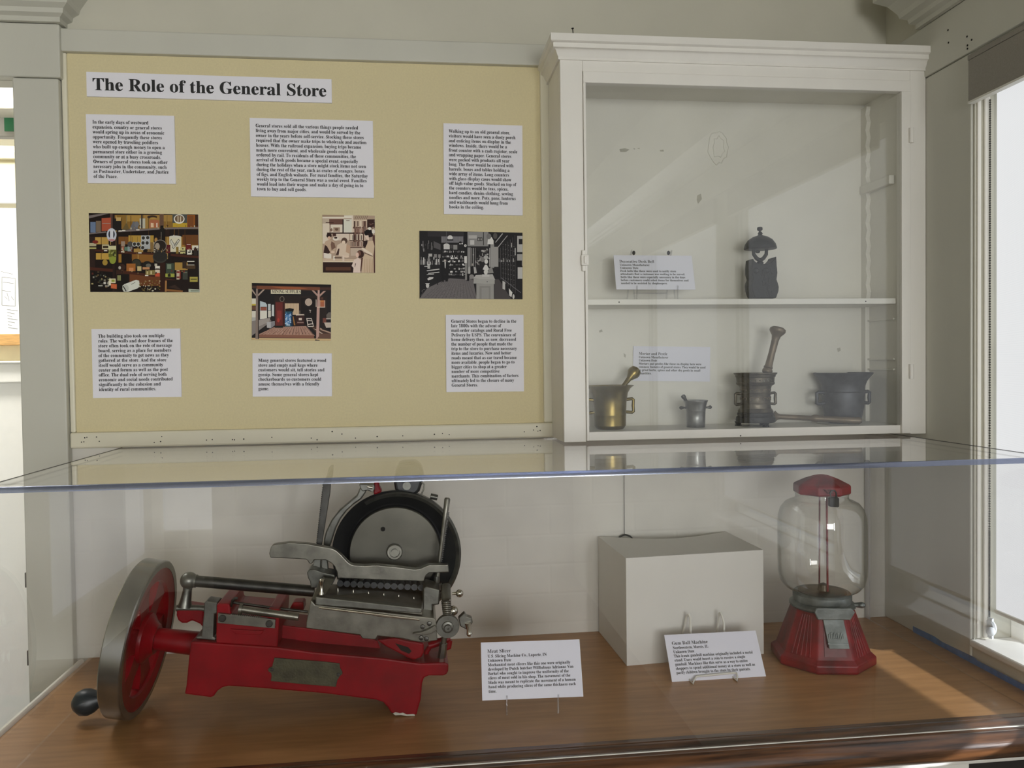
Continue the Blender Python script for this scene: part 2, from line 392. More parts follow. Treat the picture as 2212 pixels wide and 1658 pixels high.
MB().box((a.x, LY, a.z), (b.x, LY+.08, b.z)).build('diffuser', 'far_white', g, bevel=.004)
MB().box((a.x+.02, LY+.03, b.z), (a.x+.04, LY+.05, CEIL)).build('mount', 'casing_paint', g)
# cased opening on the left: jamb board, header, crown
XJ0, XJ1 = -.826, -.735
struct('door_1', MB().box((XJ0, -.024, 0), (XJ1, 0, 2.16)).box((XJ0, 0, 0), (-.8001, .05, 2.1608)), 'casing_paint', bevel=.003)
struct('trim_4', MB().box((XL, -.028, 2.161), (XJ1+.006, 0, 2.272)).box((-1.66, 0, 2.161), (-.8001, .05, 2.1999)), 'casing_paint', bevel=.003)
CR = [(0, 2.272), (.010, 2.272), (.010, 2.282), (.020, 2.287), (.022, 2.296), (.034, 2.303), (.037, 2.313), (.052, 2.335), (.075, 2.352), (.075, 2.40), (0, 2.40)]
struct('trim_5', MB().sweep(CR, [((XL, -.028), (0, -1)), ((XJ1+.002, -.028), (1, -1)), ((XJ1+.002, 0), (1, 0))]), 'casing_paint')
h = MB()
for y in (1252, 1420):
    p = at(72 if y < 1300 else 80, y, -.02); h.box((XJ0-.004, -.02, p.z-.016), (XJ0, -.004, p.z+.016))
struct('trim_6', h, 'steel_dark', bevel=.001)
# rails round the yellow board
XP1 = at(1190, 150, 0).x
struct('trim_7', MB().box((XJ1+.001, -.019, 2.2195), (.318, 0, 2.2675)), 'casing_paint', bevel=.003)
struct('trim_8', MB().box((XJ1+.001, -.016, 1.382), (.318, 0, 1.4155)), 'cream_trim', bevel=.004)
struct('trim_9', MB().box((XJ1+.001, -.012, 1.4156), (-.7232, 0, 2.2193)), 'cream_trim', bevel=.003)
struct('trim_10', MB().box((.2885, -.012, 1.4156), (.318, 0, 2.2193)), 'cream_trim', bevel=.003)
hm = MB(); V8 = View(100, 860, 1.843)
for x, y in [(140, 174), (150, 173), (153, 157), (162, 155), (200, 154), (211, 171), (430, 175), (455, 172), (460, 152), (638, 166), (661, 164), (741, 164), (749, 165), (786, 162), (898, 155), (1055, 158), (1078, 165), (1138, 132), (1177, 142), (1231, 158), (1317, 152), (1419, 149), (1545, 143), (1577, 140), (1604, 144), (1903, 133), (1940, 126), (1953, 112), (1957, 130), (1966, 128)]:
    p = V8.p(x, y, -.016); hm.lathe([(0, 0), (.0013*random.uniform(.7, 1.3), 0), (.0012, .0006), (0, .0006)], (p.x, -.016, p.z), (0, -1, 0), 8)
hm.build('nail_hole', 'hole', bpy.data.objects['trim_8'])
# window wall: casing, head, crown
struct('trim_11', MB().box((XR-.006, -.309, ZC), (XR, 0, 2.165)), 'casing_paint', bevel=.003)
struct('trim_12', MB().box((XR-.010, YB+.5, 2.166), (XR, 0, 2.276)), 'casing_paint', bevel=.002)
CR2 = [(o, z+.004) for o, z in CR]
struct('trim_13', MB().sweep(CR2, [((XR, -.155), (-.01, .9)), ((XR-.010, -.155), (-1, .9)), ((XR-.010, YB+.5), (-1, 0))]), 'casing_paint')
struct('trim_14', MB().box((XR-.006, -1.42, 0), (XR, -1.23, 2.165)), 'casing_paint', bevel=.003)
hm = MB()
for x, y in [(2048, 65), (2049, 92), (2089, 79), (2090, 98), (2090, 105), (2099, 86)]:
    p = atx(x, y, XR-.010); hm.lathe([(0, 0), (.0022, 0), (.002, .0006), (0, .0006)], p, (-1, 0, 0), 8)
hm.build('nail_hole', 'hole', bpy.data.objects['trim_12'])
for i, (a, b) in enumerate(WIN):
    o = struct('window_%d' % (i+1), MB().box((XR+.10, a, ZS), (XR+.104, b, ZH)), 'door_glass')
    w = MB()
    for y0, y1 in ((a, a+.04), (b-.04, b)): w.box((XR+.08, y0, ZS), (XR+.125, y1, ZH))
    for z0, z1 in ((ZS, ZS+.014), (1.53, 1.57), (ZH-.05, ZH)): w.box((XR+.08, a+.04, z0), (XR+.125, b-.04, z1))
    w.build('window_frame', 'far_white', o, bevel=.003)
    w = MB()
    for x0, x1, d in ((.004, .012, .004), (.018, .030, .006)):
        w.box((XR+x0, b-d, ZS+.012), (XR+x1, b, ZH)); w.box((XR+x0, a, ZS+.012), (XR+x1, a+d, ZH))
    w.build('window_stop', 'far_white', o, bevel=.003)
    MB().box((XR-.012, a-.0, ZS-.004), (XR+.14, b+.0, ZS+.010)).build('window_sill', 'white_trim', o, bevel=.004)
# roller blinds
XBL = at(2153, 600, -.3215).x; XCH = at(2139, 600, -.3185).x
for i, (a, b) in enumerate(WIN):
    g = thing('roller_blind', ('glowing white roller blind over the window beside the wall cabinet, chain at its edge' if i == 0 else 'white roller blind over the second window, behind the camera'), 'blind', (XR+.05, (a+b)/2, 2.1))
    n = MB(); n.box((XBL, a+.002, ZS+.072), (XBL+.0015, b-.0095, 2.10)); n.build('fabric', 'blind_fabric', g)
    MB().box((XBL-.005, a+.002, ZS+.064), (XBL+.007, b-.0095, ZS+.072)).build('bottom_bar', 'far_white', g, bevel=.002)
    XV = XR-.024; q0, q1 = atx(2091, 224, XV), atx(2091, 131, XV); z0, z1 = q0.z, q1.z; yv = q0.y if i == 0 else b+.03
    MB().box((XV, a-.03, z0+.004), (XR-.011, yv, z1)).build('valance', 'blind_case', g, bevel=.0015)
    MB().box((XV-.0005, a-.03, z0), (XR-.011, yv+.0003, z0+.004)).build('valance_rim', 'wire_white', g)
    MB().box((XV-.001, a-.03, z1), (XR-.011, yv+.0005, z1+.010)).build('valance_bracket', 'blind_case', g, bevel=.001)
    if i == 0:
        c = MB(); pq = at(2138.5, 600, -.3200); pts = [Vector((pq.x, pq.y, z)) for z in (z0+.01, 1.8, 1.5, 1.2, ZS+.045)]
        c.tube(pts, .0007, 6); N = 235
        for k in range(N):
            t = k/(N-1)*(len(pts)-1); j = min(int(t), len(pts)-2); q = pts[j].lerp(pts[j+1], t-j); c.ball(q, .0019, 8)
        c.build('bead_chain', 'chain_dark', g, smooth=60)
        q = Vector((pq.x-.001, pq.y-.004, ZS+.036))
        t = MB(); t.lathe([(0, -.004), (.014, -.004), (.016, 0), (.014, .004), (0, .004)], q, (1, 0, 0), 24); t.ball(q+Vector((-.008, -.012, -.004)), .009, 16)
        t.box((q.x-.002, q.y-.007, q.z-.022), (q.x+.002, q.y+.007, q.z+.02))
        t.build('chain_tensioner', 'clear_plastic_tint', g, smooth=40)
# rear windows (light comes from them)
struct('dark_rear_board', MB().box((-1.42, YB, 0), (XR, YB+.02, 1.0)), 'shade_dark')  # unseen dark board, added so the case front reflects less light
struct('window_4', MB().box((XL-.06, -4.95, .33), (XL-.05, -3.45, 2.15)), 'day_pane')
struct('window_5', MB().box((XL, YB-.06, .42), (-1.42, YB-.05, 2.15)), 'day_pane')
# ================================================================ COUNTER
g = thing('display_counter', 'white built-in counter with brown wooden top running below the cabinet', 'counter', (.2, -.3, 0))
CXL = -.712
n = MB(); n.box((CXL, -.543, .895), (XR-.001, -.001, ZC)); n.build('worktop', 'counter_wood', g)
n = MB()
prof = [(0, .884), (0, ZC), (.012, ZC), (.013, ZC-.0012), (.015, ZC-.0012), (.016, ZC), (.030, ZC), (.034, ZC-.0025), (.055, ZC-.0025)]
prof += [(.056+.021*math.cos(math.radians(t)), ZC-.0245+.021*math.sin(math.radians(t))) for t in range(90, -91, -15)]
prof += [(.05, .884)]
n.sweep(prof, [((CXL, -.543), (0, -1)), ((XR-.001, -.543), (0, -1))]); n.build('edge_moulding', 'counter_edge', g, smooth=40)
struct('trim_15', MB().sweep([(.0005, .85), (.0005, ZC+.004), (.004, ZC+.007), (.012, ZC+.004), (.014, .85)], [((CXL, -.60), (-1, 0)), ((CXL, -.026), (-1, 0))]), 'far_white', smooth=50)
n = MB(); xo = at(2093, 1650, -.575).x
n.box((CXL, -.575, 0), (xo, -.001, .8835)); n.box((xo, -.575, 0), (XR-.001, -.001, .05)); n.box((xo, -.03, .05), (XR-.001, -.001, .8835)); n.box((xo, -.585, .872), (XR-.001, -.03, .8835))
n.build('carcass', 'white_trim', g)
MB().box((xo+.001, -.56, .051), (XR-.002, -.031, .86)).build('shade_block', 'shade_dark', g)  # solid dark block painted in for the shade inside the open compartment
MB().box((CXL, -.592, .868), (XR-.001, -.575, .8838)).build('apron', 'white_trim', g, bevel=.003)
g = thing('masking_tape', 'strip of blue masking tape along the wall under the window', 'tape', atx(2090, 1435, XR-.007))
n = MB(); a, b = -.115, -.53
pts = [(XR-.0066, a, ZC), (XR-.0066, b, ZC), (XR-.0066, b, ZC+.013), (XR-.0066, -.33, ZC+.012), (XR-.0066, -.32, ZC+.015), (XR-.0066, -.22, ZC+.012), (XR-.0066, -.19, ZC+.015), (XR-.0066, a, ZC+.013)]
n.slab(pts, (-.0004, 0, 0)).build('tape', 'blue_tape', g)
# ================================================================ ACRYLIC CASE
CX0, CX1, CY0 = -.633, 1.072, -.590
g = thing('display_case', 'clear acrylic case covering the slicer and gumball machine on the counter', 'display case', (.2, -.3, ZC))
T = .0045
MB().box((CX0+T, CY0+.006, ZT-T), (CX1-T, -.003, ZT)).build('top_panel', 'acrylic', g)
MB().box((CX0+T, CY0, ZC+.001), (CX1-T, CY0+T, ZT-.0085)).build('front_panel', 'acrylic', g)
MB().box((CX0, CY0, ZC+.001), (CX0+T, -.003, ZT)).build('left_panel', 'acrylic', g)
MB().box((CX1-T, CY0, ZC+.001), (CX1, -.003, ZT)).build('right_panel', 'acrylic', g)
n = MB(); a = [(CY0+.006, ZT), (CY0+.0025, ZT-.001), (CY0+.0005, ZT-.003), (CY0, ZT-.0085), (CY0+T, ZT-.0085), (CY0+.006, ZT-T)]
n.slab([(CX0, y, z) for y, z in a], (CX1-CX0, 0, 0)).build('front_edge', 'acrylic_edge', g, smooth=60)
MB().box((CX0, CY0-.0012, ZC-.0002), (CX1, CY0+.0005, ZC+.0012)).build('bottom_glint', 'wire_white', g)  # white strip painted in for the glint along the acrylic's foot
MB().box((CX0-.0004, CY0+.006, ZT-.0014), (CX0+.0016, -.004, ZT+.0004)).build('side_edge', 'steel_dark', g)
MB().box((CX1-.0016, CY0+.006, ZT-.0014), (CX1+.0004, -.004, ZT+.0004)).build('side_edge', 'steel_dark', g)
MB().box((CX1-T, -.020, ZC+.002), (CX1, -.004, ZT-.006)).build('seam_glare', 'glare_haze', g)  # rear panel edge with its bright reflected band painted in
# ================================================================ YELLOW BOARD, TEXT CARDS, PRINTS
YP = -.006
g = thing('exhibit_board', 'cream yellow cloth covered board carrying the general store texts and photos', 'board', (-.22, YP, 1.8))
MB().box((-.7231, YP, 1.4157), (.2884, -.0008, 2.2192)).build('board', 'panel_cloth', g)
def mathbold(s):
    o = ''
    for c in s:
        if 'A' <= c <= 'Z': o += chr(0x1D400+ord(c)-65)
        elif 'a' <= c <= 'z': o += chr(0x1D41A+ord(c)-97)
        elif '0' <= c <= '9': o += chr(0x1D7CE+ord(c)-48)
        else: o += c
    return o
_tc = {}
def text_mesh(s):
    if s in _tc: return _tc[s]
    cu = bpy.data.curves.new('tmp', 'FONT'); cu.body = mathbold(s); cu.resolution_u = 1 if len(s) > 34 else 2
    o = bpy.data.objects.new('tmp', cu); COL.objects.link(o)
    dg = bpy.context.evaluated_depsgraph_get(); dg.update()
    me = bpy.data.meshes.new_from_object(o.evaluated_get(dg))
    vs = [v.co.copy() for v in me.vertices]; fs = [tuple(p.vertices) for p in me.polygons]
    bpy.data.objects.remove(o); bpy.data.curves.remove(cu); bpy.data.meshes.remove(me)
    xs = [v.x for v in vs]; _tc[s] = (vs, fs, min(xs), max(xs)); return _tc[s]
def put_text(mb, s, P, u, v, size, xs, bold=0.):           # baseline start P, right u, up v
    vs, fs, x0, x1 = text_mesh(s); n = mb.verts([P+u*((q.x-x0)*size*xs)+v*(q.y*size) for q in vs])
    for f in fs: mb.face([n+i for i in f])
    if bold:                                    # heavier strokes: the same letters struck twice
        n = mb.verts([P+w_*.00002+u*((q.x-x0+bold)*size*xs)+v*(q.y*size) for w_ in (u.cross(v),) for q in vs])
        for f in fs: mb.face([n+i for i in f])
class Plane:
    def __init__(s, TL, TR, BR, BL):
        s.u = ((TR-TL)+(BR-BL)).normalized(); up = ((TL-BL)+(TR-BR)); s.v = (up-s.u*up.dot(s.u)).normalized()
        s.n = s.u.cross(s.v).normalized(); s.c = (TL+TR+BR+BL)/4            # n points to the viewer
        s.w = ((TR-TL).length+(BR-BL).length)/2; s.h = ((TL-BL).length+(TR-BR).length)/2
    def px(s, x, y, off=0.): P = s.c+s.n*off; return onp(x, y, P, s.n)
    def board(s, t):
        a, b = s.u*s.w/2, s.v*s.h/2
        return MB().slab([s.c-a-b, s.c+a-b, s.c+a+b, s.c-a+b], -s.n*t)
def text_block(mb, pl, lines, first, last, longest_right, off=.0003, sizek=1.03):
    A = pl.px(*first, off); B = pl.px(*last, off); n = len(lines)
    lead = abs((A-B).dot(pl.v))/(n-1) if n > 1 else None
    wid = (pl.px(*longest_right, off)-A).dot(pl.u)
    raw = max(text_mesh(s)[3]-text_mesh(s)[2] for s in lines)
    size = lead*sizek if lead else wid/raw; xs = wid/raw/size
    for i, s in enumerate(lines): put_text(mb, s, A.lerp(B, i/max(1, n-1)), pl.u, pl.v, size, xs, .022)
Z1 = View(180, 140, 3.456); Z2 = View(520, 240, 3.456); Z7 = View(190, 660, 4.096); Z8 = View(940, 660, 8.29)
def text_card(label, corners, lines, first, last, right, group='text panels on the yellow board'):
    pl = Plane(*[at(x, y, YP-.005) for x, y in corners])
    g = thing('text_panel', label, 'sign', pl.c, group)
    pl.board(.0048).build('card', 'foam_board', g)
    mb = MB(); text_block(mb, pl, lines, first, last, right); mb.build('lettering', 'ink', g)
text_card('long white title strip at the board top reading The Role of the General Store', [(186.4, 154.5), (716.2, 171.3), (716.8, 221.9), (187.2, 208)], ['The Role of the General Store'], (200.3, 194.4), (200.3, 194.4), (704.3, 207.1))
text_card('square white text panel under the title, starting In the early days', [(185.2, 246.2), (375.9, 250), (379.7, 396.7), (189.5, 395.2)],
 'In the early days of westward|expansion, country or general stores|would spring up in areas of economic|opportunity. Frequently these stores|were opened by traveling peddlers|who built up enough money to open a|permanent store either in a growing|community or at a busy crossroads.|Owners of general stores took on other|necessary jobs in the community, such|as Postmaster, Undertaker, and Justice|of the Peace.'.split('|'), Z1.px(68, 438), Z1.px(77, 843), Z1.px(637, 735))
text_card('widest white text panel, upper middle of the board, starting General stores sold', [(538.8, 254.3), (805, 261), (807.9, 427.3), (542.3, 424.1)],
 'General stores sold all the various things people needed|living away from major cities, and would be served by the|owner in the years before self-service. Stocking these stores|required that the owner make trips to wholesale and auction|houses. With the railroad expansion, buying trips became|much more convenient, and wholesale goods could be|ordered by rail. To residents of these communities, the|arrival of fresh goods became a special event, especially|during the holidays when a store might stock items not seen|during the rest of the year, such as crates of oranges, boxes|of figs, and English walnuts. For rural families, the Saturday|weekly trip to the General Store was a social event. Families|would load into their wagon and make a day of going in to|town to buy and sell goods.'.split('|'), Z1.px(1286, 465), Z1.px(1297, 937), Z1.px(2122, 868))
text_card('tall white text panel at upper right of the board, starting Walking up', [(957.5, 266), (1128.5, 271), (1129.1, 465.1), (959.2, 461.9)],
 'Walking up to an old general store,|visitors would have seen a dusty porch|and enticing items on display in the|windows. Inside, there would be a|front counter with a cash register, scale|and wrapping paper. General stores|were packed with products all year|long. The floor would be covered with|barrels, boxes and tables holding a|wide array of items. Long counters|with glass display cases would show|off high-value goods. Stacked on top of|the counters would be teas, spices,|hard candies, denim clothing, sewing|needles and more. Pots, pans, lanterns|and washboards would hang from|hooks in the ceiling.'.split('|'), Z2.px(1553, 160), Z2.px(1557, 725), Z2.px(2065, 550))
text_card('white text panel at lower left of the board, starting The building also', [(197.3, 710), (389.5, 709.3), (391.4, 856.5), (201, 859.7)],
 'The building also took on multiple|roles. The walls and door frames of the|store often took on the role of message|board, serving as a place for members|of the community to get news as they|gathered at the store. And the store|itself would serve as a community|center and forum as well as the post|office. The dual role of serving both|economic and social needs contributed|significantly to the cohesion and|identity of rural communities.'.split('|'), Z7.px(90, 283), Z7.px(98, 755), Z7.px(758, 665))
text_card('small white text panel under the porch photo, starting Many general stores', [(544.7, 762.5), (716.6, 762.5), (717.3, 855.8), (546.4, 856)],
 'Many general stores featured a wood|stove and empty nail kegs where|customers would sit, tell stories and|gossip. Some general stores kept|checkerboards so customers could|amuse themselves with a friendly|game.'.split('|'), Z7.px(1507, 497), Z7.px(1508, 748), Z7.px(2108, 497))
text_card('white text panel at lower right of the board, starting General Stores began', [(962.6, 679.3), (1131, 679.9), (1131.8, 844.6), (964.5, 847)],
 'General Stores began to decline in the|late 1800s with the advent of|mail-order catalogs and Rural Free|Delivery by USPS. The convenience of|home delivery then, as now, decreased|the number of people that made the|trip to the store to purchase necessary|items and luxuries. New and better|roads meant that as car travel became|more available, people began to go to|bigger cities to shop at a greater|number of more competitive|merchants. This combination of factors|ultimately led to the closure of many|General Stores.'.split('|'), Z8.px(287, 305), Z8.px(295, 1450), Z8.px(1492, 1285))
# ---- printed photographs: flat patches of printer's ink on a board
class Print:
    def __init__(s, label, corners, view):
        s.pl = Plane(*[at(x, y, YP-.004) for x, y in corners]); s.v = view; s.k = 0; s.mb = MB(); s.c = corners
        s.g = thing('photo_print', label, 'picture', s.pl.c, 'photo prints on the yellow board')
        s.x0 = min(c[0] for c in corners); s.x1 = max(c[0] for c in corners); s.y0 = min(c[1] for c in corners); s.y1 = max(c[1] for c in corners)
    def poly(s, col, pts):
        s.k += 1; off = .00015+s.k*.0000035; hw, hh = s.pl.w/2, s.pl.h/2; P = []
        for x, y in pts:
            q = s.pl.px(*s.v.px(x, y), off)-s.pl.c; a = max(-hw, min(hw, q.dot(s.pl.u))); b = max(-hh, min(hh, q.dot(s.pl.v)))
            P.append(s.pl.c+s.pl.u*a+s.pl.v*b+s.pl.n*off)
        c = srgb(col); s.mb.poly(P, tuple(min(.85, x*1.0) for x in c[:3])+(1,))
    def rect(s, col, x0, y0, x1, y1, sk=0): s.poly(col, [(x0, y0), (x1, y0+sk), (x1, y1+sk), (x0, y1)])
    def oval(s, col, cx, cy, rx, ry, n=18): s.poly(col, [(cx+rx*math.cos(2*math.pi*i/n), cy+ry*math.sin(2*math.pi*i/n)) for i in range(n)])
    def done(s):
        s.pl.board(.0038).build('board', 'foam_board', s.g); s.mb.build('print', 'printed_paper', s.g)
def rc(*c): return random.choice(c)
V = View(180, 440, 7.896)
p = Print('colour photo of crowded store shelves with pans and tins, left on the board', [(191.4, 459.6), (427.6, 463.4), (431.1, 630.6), (195.2, 630.6)], V)
p.rect('1d120e', 90, 150, 1990, 1510)
for a in [('8d6a2f', 500, 190, 1960, 430), ('b08a45', 745, 195, 985, 300), ('a78244', 1030, 190, 1300, 420), ('a88344', 1370, 190, 1520, 300), ('9b5a20', 1770, 190, 1960, 400), ('c09a4e', 200, 570, 430, 690), ('b8933f', 770, 540, 1200, 720), ('7c4f22', 600, 560, 770, 690), ('a2772f', 1400, 560, 1960, 760), ('6f4420', 1690, 530, 1960, 700), ('c39c49', 215, 840, 440, 950), ('a37a32', 560, 860, 660, 1000), ('8a5d28', 830, 860, 1200, 1000), ('b08a45', 1560, 1000, 1780, 1130), ('6d3f22', 780, 1190, 1310, 1400), ('3a2218', 560, 1130, 790, 1330)]: p.rect(*a)
for k in range(26): x = random.uniform(200, 1930); p.rect(rc('6f4c22', '4c3216', 'c9a55a'), x, rc(560, 850, 200), x+9, rc(700, 760, 940))
# shelves and posts
for q in [[(90, 200), (330, 165), (440, 165), (90, 250)], [(100, 500), (390, 470), (390, 492), (100, 520)], [(590, 455), (1300, 410), (1300, 440), (590, 485)], [(1390, 408), (1960, 395), (1960, 425), (1390, 435)]]: p.poly('7d7270', q)
for q in [[(110, 775), (440, 785), (440, 815), (110, 810)], [(590, 800), (1200, 840), (1200, 870), (590, 850)], [(1490, 850), (1970, 890), (1970, 930), (1490, 890)], [(640, 1140), (1220, 1210), (1220, 1250), (640, 1180)], [(1400, 1270), (1970, 1350), (1970, 1390), (1400, 1310)], [(110, 1080), (500, 1110), (500, 1160), (110, 1130)]]: p.poly('4a2519', q)
for a in [('5a4038', 455, 165, 500, 480), ('2a1a16', 500, 180, 535, 1500), ('24150f', 560, 480, 600, 1000), ('6d5140', 1300, 170, 1370, 430), ('33190f', 1310, 1000, 1395, 1500), ('30201a', 110, 560, 200, 1080), ('2b1a14', 1400, 440, 1470, 560), ('1a100c', 650, 850, 790, 1130), ('150d0b', 130, 1160, 500, 1500), ('17100d', 570, 1200, 780, 1500), ('20140f', 1410, 1300, 1980, 1500)]: p.rect(*a)
# goods
for a in [('6d7f9c', 120, 310, 210, 490), ('7b6a58', 215, 290, 300, 480), ('b0553c', 312, 245, 470, 465, -10), ('a08f86', 325, 330, 465, 342), ('1f1a1a', 500, 250, 650, 450), ('c4a46a', 560, 230, 640, 290), ('c2bfae', 960, 250, 1055, 420), ('3a3330', 985, 190, 1010, 420), ('b06a4a', 1125, 300, 1290, 408), ('e6c6a4', 1150, 320, 1200, 400), ('f0e0cc', 1245, 320, 1265, 400), ('4f524f', 1520, 180, 1770, 395), ('c4a233', 1525, 325, 1770, 395), ('7d4a24', 1780, 200, 1880, 390), ('3d2416', 1905, 190, 1960, 390), ('ded7bd', 1465, 565, 1670, 820), ('5d1d22', 1415, 700, 1485, 840), ('8d7433', 1580, 735, 1625, 850), ('d2ca8c', 1650, 735, 1740, 850), ('6d2424', 1750, 680, 1840, 780), ('ebe6d8', 1770, 780, 1850, 865), ('e2ddd0', 1855, 710, 1960, 790), ('2e2622', 1885, 760, 1945, 880), ('3e1f16', 1895, 740, 1925, 800)]: p.rect(*a)
p.poly('6d5b36', [(665, 440), (725, 330), (745, 330), (785, 440)]); p.poly('6c6c72', [(785, 440), (850, 300), (870, 300), (945, 430)]); p.rect('8d7d52', 728, 200, 742, 335); p.oval('77777b', 910, 350, 40, 50)
p.oval('3c2c20', 1175, 225, 85, 30); p.oval('b6924c', 1190, 245, 55, 16); p.oval('b06a4a', 1210, 300, 85, 30)
p.oval('e9e6dc', 1635, 260, 92, 80); p.oval('77604a', 1635, 255, 75, 62); p.rect('c9b79a', 1605, 210, 1625, 310); p.rect('d8c8ab', 1650, 215, 1668, 310)
p.oval('c9ccd8', 482, 530, 85, 115); p.oval('2c2c3a', 482, 520, 55, 75); p.rect('d8d8e2', 455, 440, 510, 610); p.oval('c08a8a', 482, 620, 60, 20)
for a in [('b9b08f', 105, 670, 220, 720), ('3b3322', 110, 720, 220, 745), ('c6bf77', 105, 745, 220, 768), ('cfc39d', 320, 695, 440, 775), ('3a2c1c', 335, 715, 425, 755), ('d6d2a6', 430, 715, 560, 780), ('64662a', 430, 780, 565, 905), ('8e9a46', 440, 905, 560, 960), ('a38f7d', 645, 640, 710, 725), ('b06a55', 650, 730, 695, 800), ('5f7d6c', 700, 735, 760, 800), ('8f9fa0', 755, 725, 835, 810), ('b08d4c', 860, 765, 1020, 825), ('8a6d40', 1090, 655, 1195, 820), ('d8ccb4', 1200, 650, 1225, 830)]: p.rect(*a)
p.oval('7d2c22', 205, 650, 50, 30); p.oval('8e9a3c', 500, 960, 55, 65)
for i in range(9): p.oval(rc('54542a', '9ba058', '33381c'), random.uniform(440, 555), random.uniform(790, 900), 16, 16, 8)
p.oval('4d4a48', 800, 690, 48, 50); p.rect('b0b2b4', 985, 540, 1140, 770)
for x, y in ((870, 690), (935, 690), (1020, 585), (1095, 580), (1015, 670), (1085, 670), (1010, 750)): p.oval('c3c5c6', x, y, 38, 40); p.oval('37342f', x+3, y-3, 28, 30)
p.oval('2a2018', 1240, 620, 40, 60); p.oval('b8894a', 1240, 620, 26, 44)
p.rect('15100e', 1315, 370, 1365, 640); p.oval('1c1815', 1345, 470, 42, 80); p.rect('8d8578', 1325, 480, 1332, 610)
p.oval('8a8278', 1310, 715, 112, 105); p.oval('2a211b', 1310, 715, 100, 93); p.oval('a79a8a', 1262, 725, 42, 58); p.oval('3d3a33', 1310, 905, 128, 105); p.oval('2b2926', 1310, 895, 112, 88)
p.oval('d9d6c8', 1565, 560, 104, 18); p.rect('d9d6c8', 1535, 530, 1550, 565)
for q in [[(1475, 640), (1500, 600), (1560, 700), (1530, 740)], [(1510, 745), (1620, 600), (1650, 620), (1540, 770)]]: p.poly('2d2c2a', q)
for q in [[(1482, 642), (1500, 612), (1550, 700), (1530, 728)], [(1520, 742), (1620, 612), (1640, 622), (1542, 758)]]: p.poly('d6d3c6', q)
for q in [[(1545, 720), (1600, 645), (1606, 650), (1551, 726)], [(1570, 720), (1622, 650), (1628, 655), (1576, 726)]]: p.poly('3a3936', q)
p.rect('2a241f', 1655, 800, 1735, 815); p.rect('3b342e', 1785, 815, 1830, 835); p.rect('e2d7c4', 1765, 690, 1830, 700)
p.oval('26261f', 905, 1020, 85, 85); p.oval('39382c', 905, 1020, 68, 68); p.oval('1f1d1a', 1090, 1040, 78, 65); p.oval('6d6a60', 1110, 1050, 45, 30); p.rect('c3bca9', 1215, 1020, 1260, 1060)
for a in [('a5662f', 735, 1020, 890, 1150), ('cf8c5c', 780, 1090, 855, 1150), ('cdbb86', 920, 1065, 990, 1145), ('c58e62', 1010, 1080, 1130, 1120), ('8d7d4a', 1060, 1130, 1220, 1215), ('cfc08a', 1080, 1150, 1105, 1200), ('d2c59a', 1145, 1145, 1170, 1200), ('e9e3d5', 1225, 1060, 1305, 1110), ('3a2a22', 1230, 1100, 1300, 1125), ('dcd0b8', 1225, 1125, 1305, 1180), ('c8563c', 1228, 1180, 1302, 1240), ('3f4a3c', 1410, 1010, 1550, 1200), ('7d8a74', 1430, 1030, 1500, 1110), ('a4a84a', 1400, 1190, 1555, 1250), ('22241a', 1440, 1195, 1490, 1245), ('c9b8a0', 1590, 1130, 1640, 1290), ('8d2a2a', 1592, 1150, 1638, 1180), ('6d2222', 1592, 1240, 1638, 1262), ('41443c', 1695, 1145, 1780, 1290), ('7a7d6a', 1710, 1165, 1770, 1180), ('b0a24e', 1815, 1245, 1950, 1330), ('3a3a22', 1830, 1280, 1935, 1292), ('e2ddd0', 1770, 972, 1895, 990), ('cfcabc', 1770, 1036, 1895, 1048), ('4f3a26', 1745, 1050, 1910, 1110), ('3a2a1f', 1690, 980, 1760, 1100), ('8d3a2e', 1640, 1150, 1660, 1280)]: p.rect(*a)
p.oval('a98a3c', 370, 1000, 45, 50); p.oval('3a241c', 660, 1080, 62, 55); p.oval('b7b0a4', 620, 1090, 22, 28)
for i in range(34): x, y = random.uniform(130, 430), random.uniform(1150, 1400); p.rect(rc('4d4a42', '6d5a3c', '8d8a7c', '5a2c22', '33382e', 'a89a6c'), x, y, x+random.uniform(12, 45), y+random.uniform(8, 40))
for a in [('d8d3c6', 255, 1390, 330, 1405), ('b9b4a8', 370, 1390, 440, 1410), ('d2cfc6', 345, 1330, 385, 1370), ('e0d8b4', 440, 1275, 550, 1350), ('97a045', 480, 1290, 535, 1330), ('cf6a40', 470, 1360, 570, 1440, 10), ('e4ddc4', 430, 1320, 470, 1390), ('8a8a5a', 580, 1220, 640, 1310)]: p.rect(*a)
p.poly('dbdcd2', [(665, 1400), (700, 1370), (900, 1295), (950, 1310), (965, 1400), (930, 1440), (760, 1500), (690, 1500)]); p.oval('c4c5bb', 720, 1440, 55, 62); p.poly('202020', [(672, 1405), (690, 1405), (735, 1480), (725, 1495)]); p.poly('55564f', [(815, 1370), (885, 1335), (888, 1342), (818, 1378)])
for i in range(60): x, y = random.uniform(960, 1305), random.uniform(1310, 1490); p.oval(rc('cdbf94', '6d5426', '8f7a3e', 'e8e2c9', '4f3a1c'), x, y, random.uniform(4, 16), random.uniform(4, 12), 7)
p.poly('8d5f34', [(1420, 1450), (1700, 1480), (1690, 1505), (1420, 1490)]); p.poly('a97a48', [(1395, 1310), (1425, 1310), (1420, 1500), (1390, 1500)]); p.poly('3b2a22', [(1450, 1420), (1560, 1380), (1680, 1470)]); p.rect('bfc6b4', 1795, 1450, 1980, 1505, 10); p.rect('5d6a5a', 1830, 1478, 1970, 1490)
for x, y in ((630, 462), (690, 455), (930, 443), (670, 818), (965, 836), (1080, 1222), (380, 798)): p.rect('efe9dc', x-28, y-8, x+28, y+9)
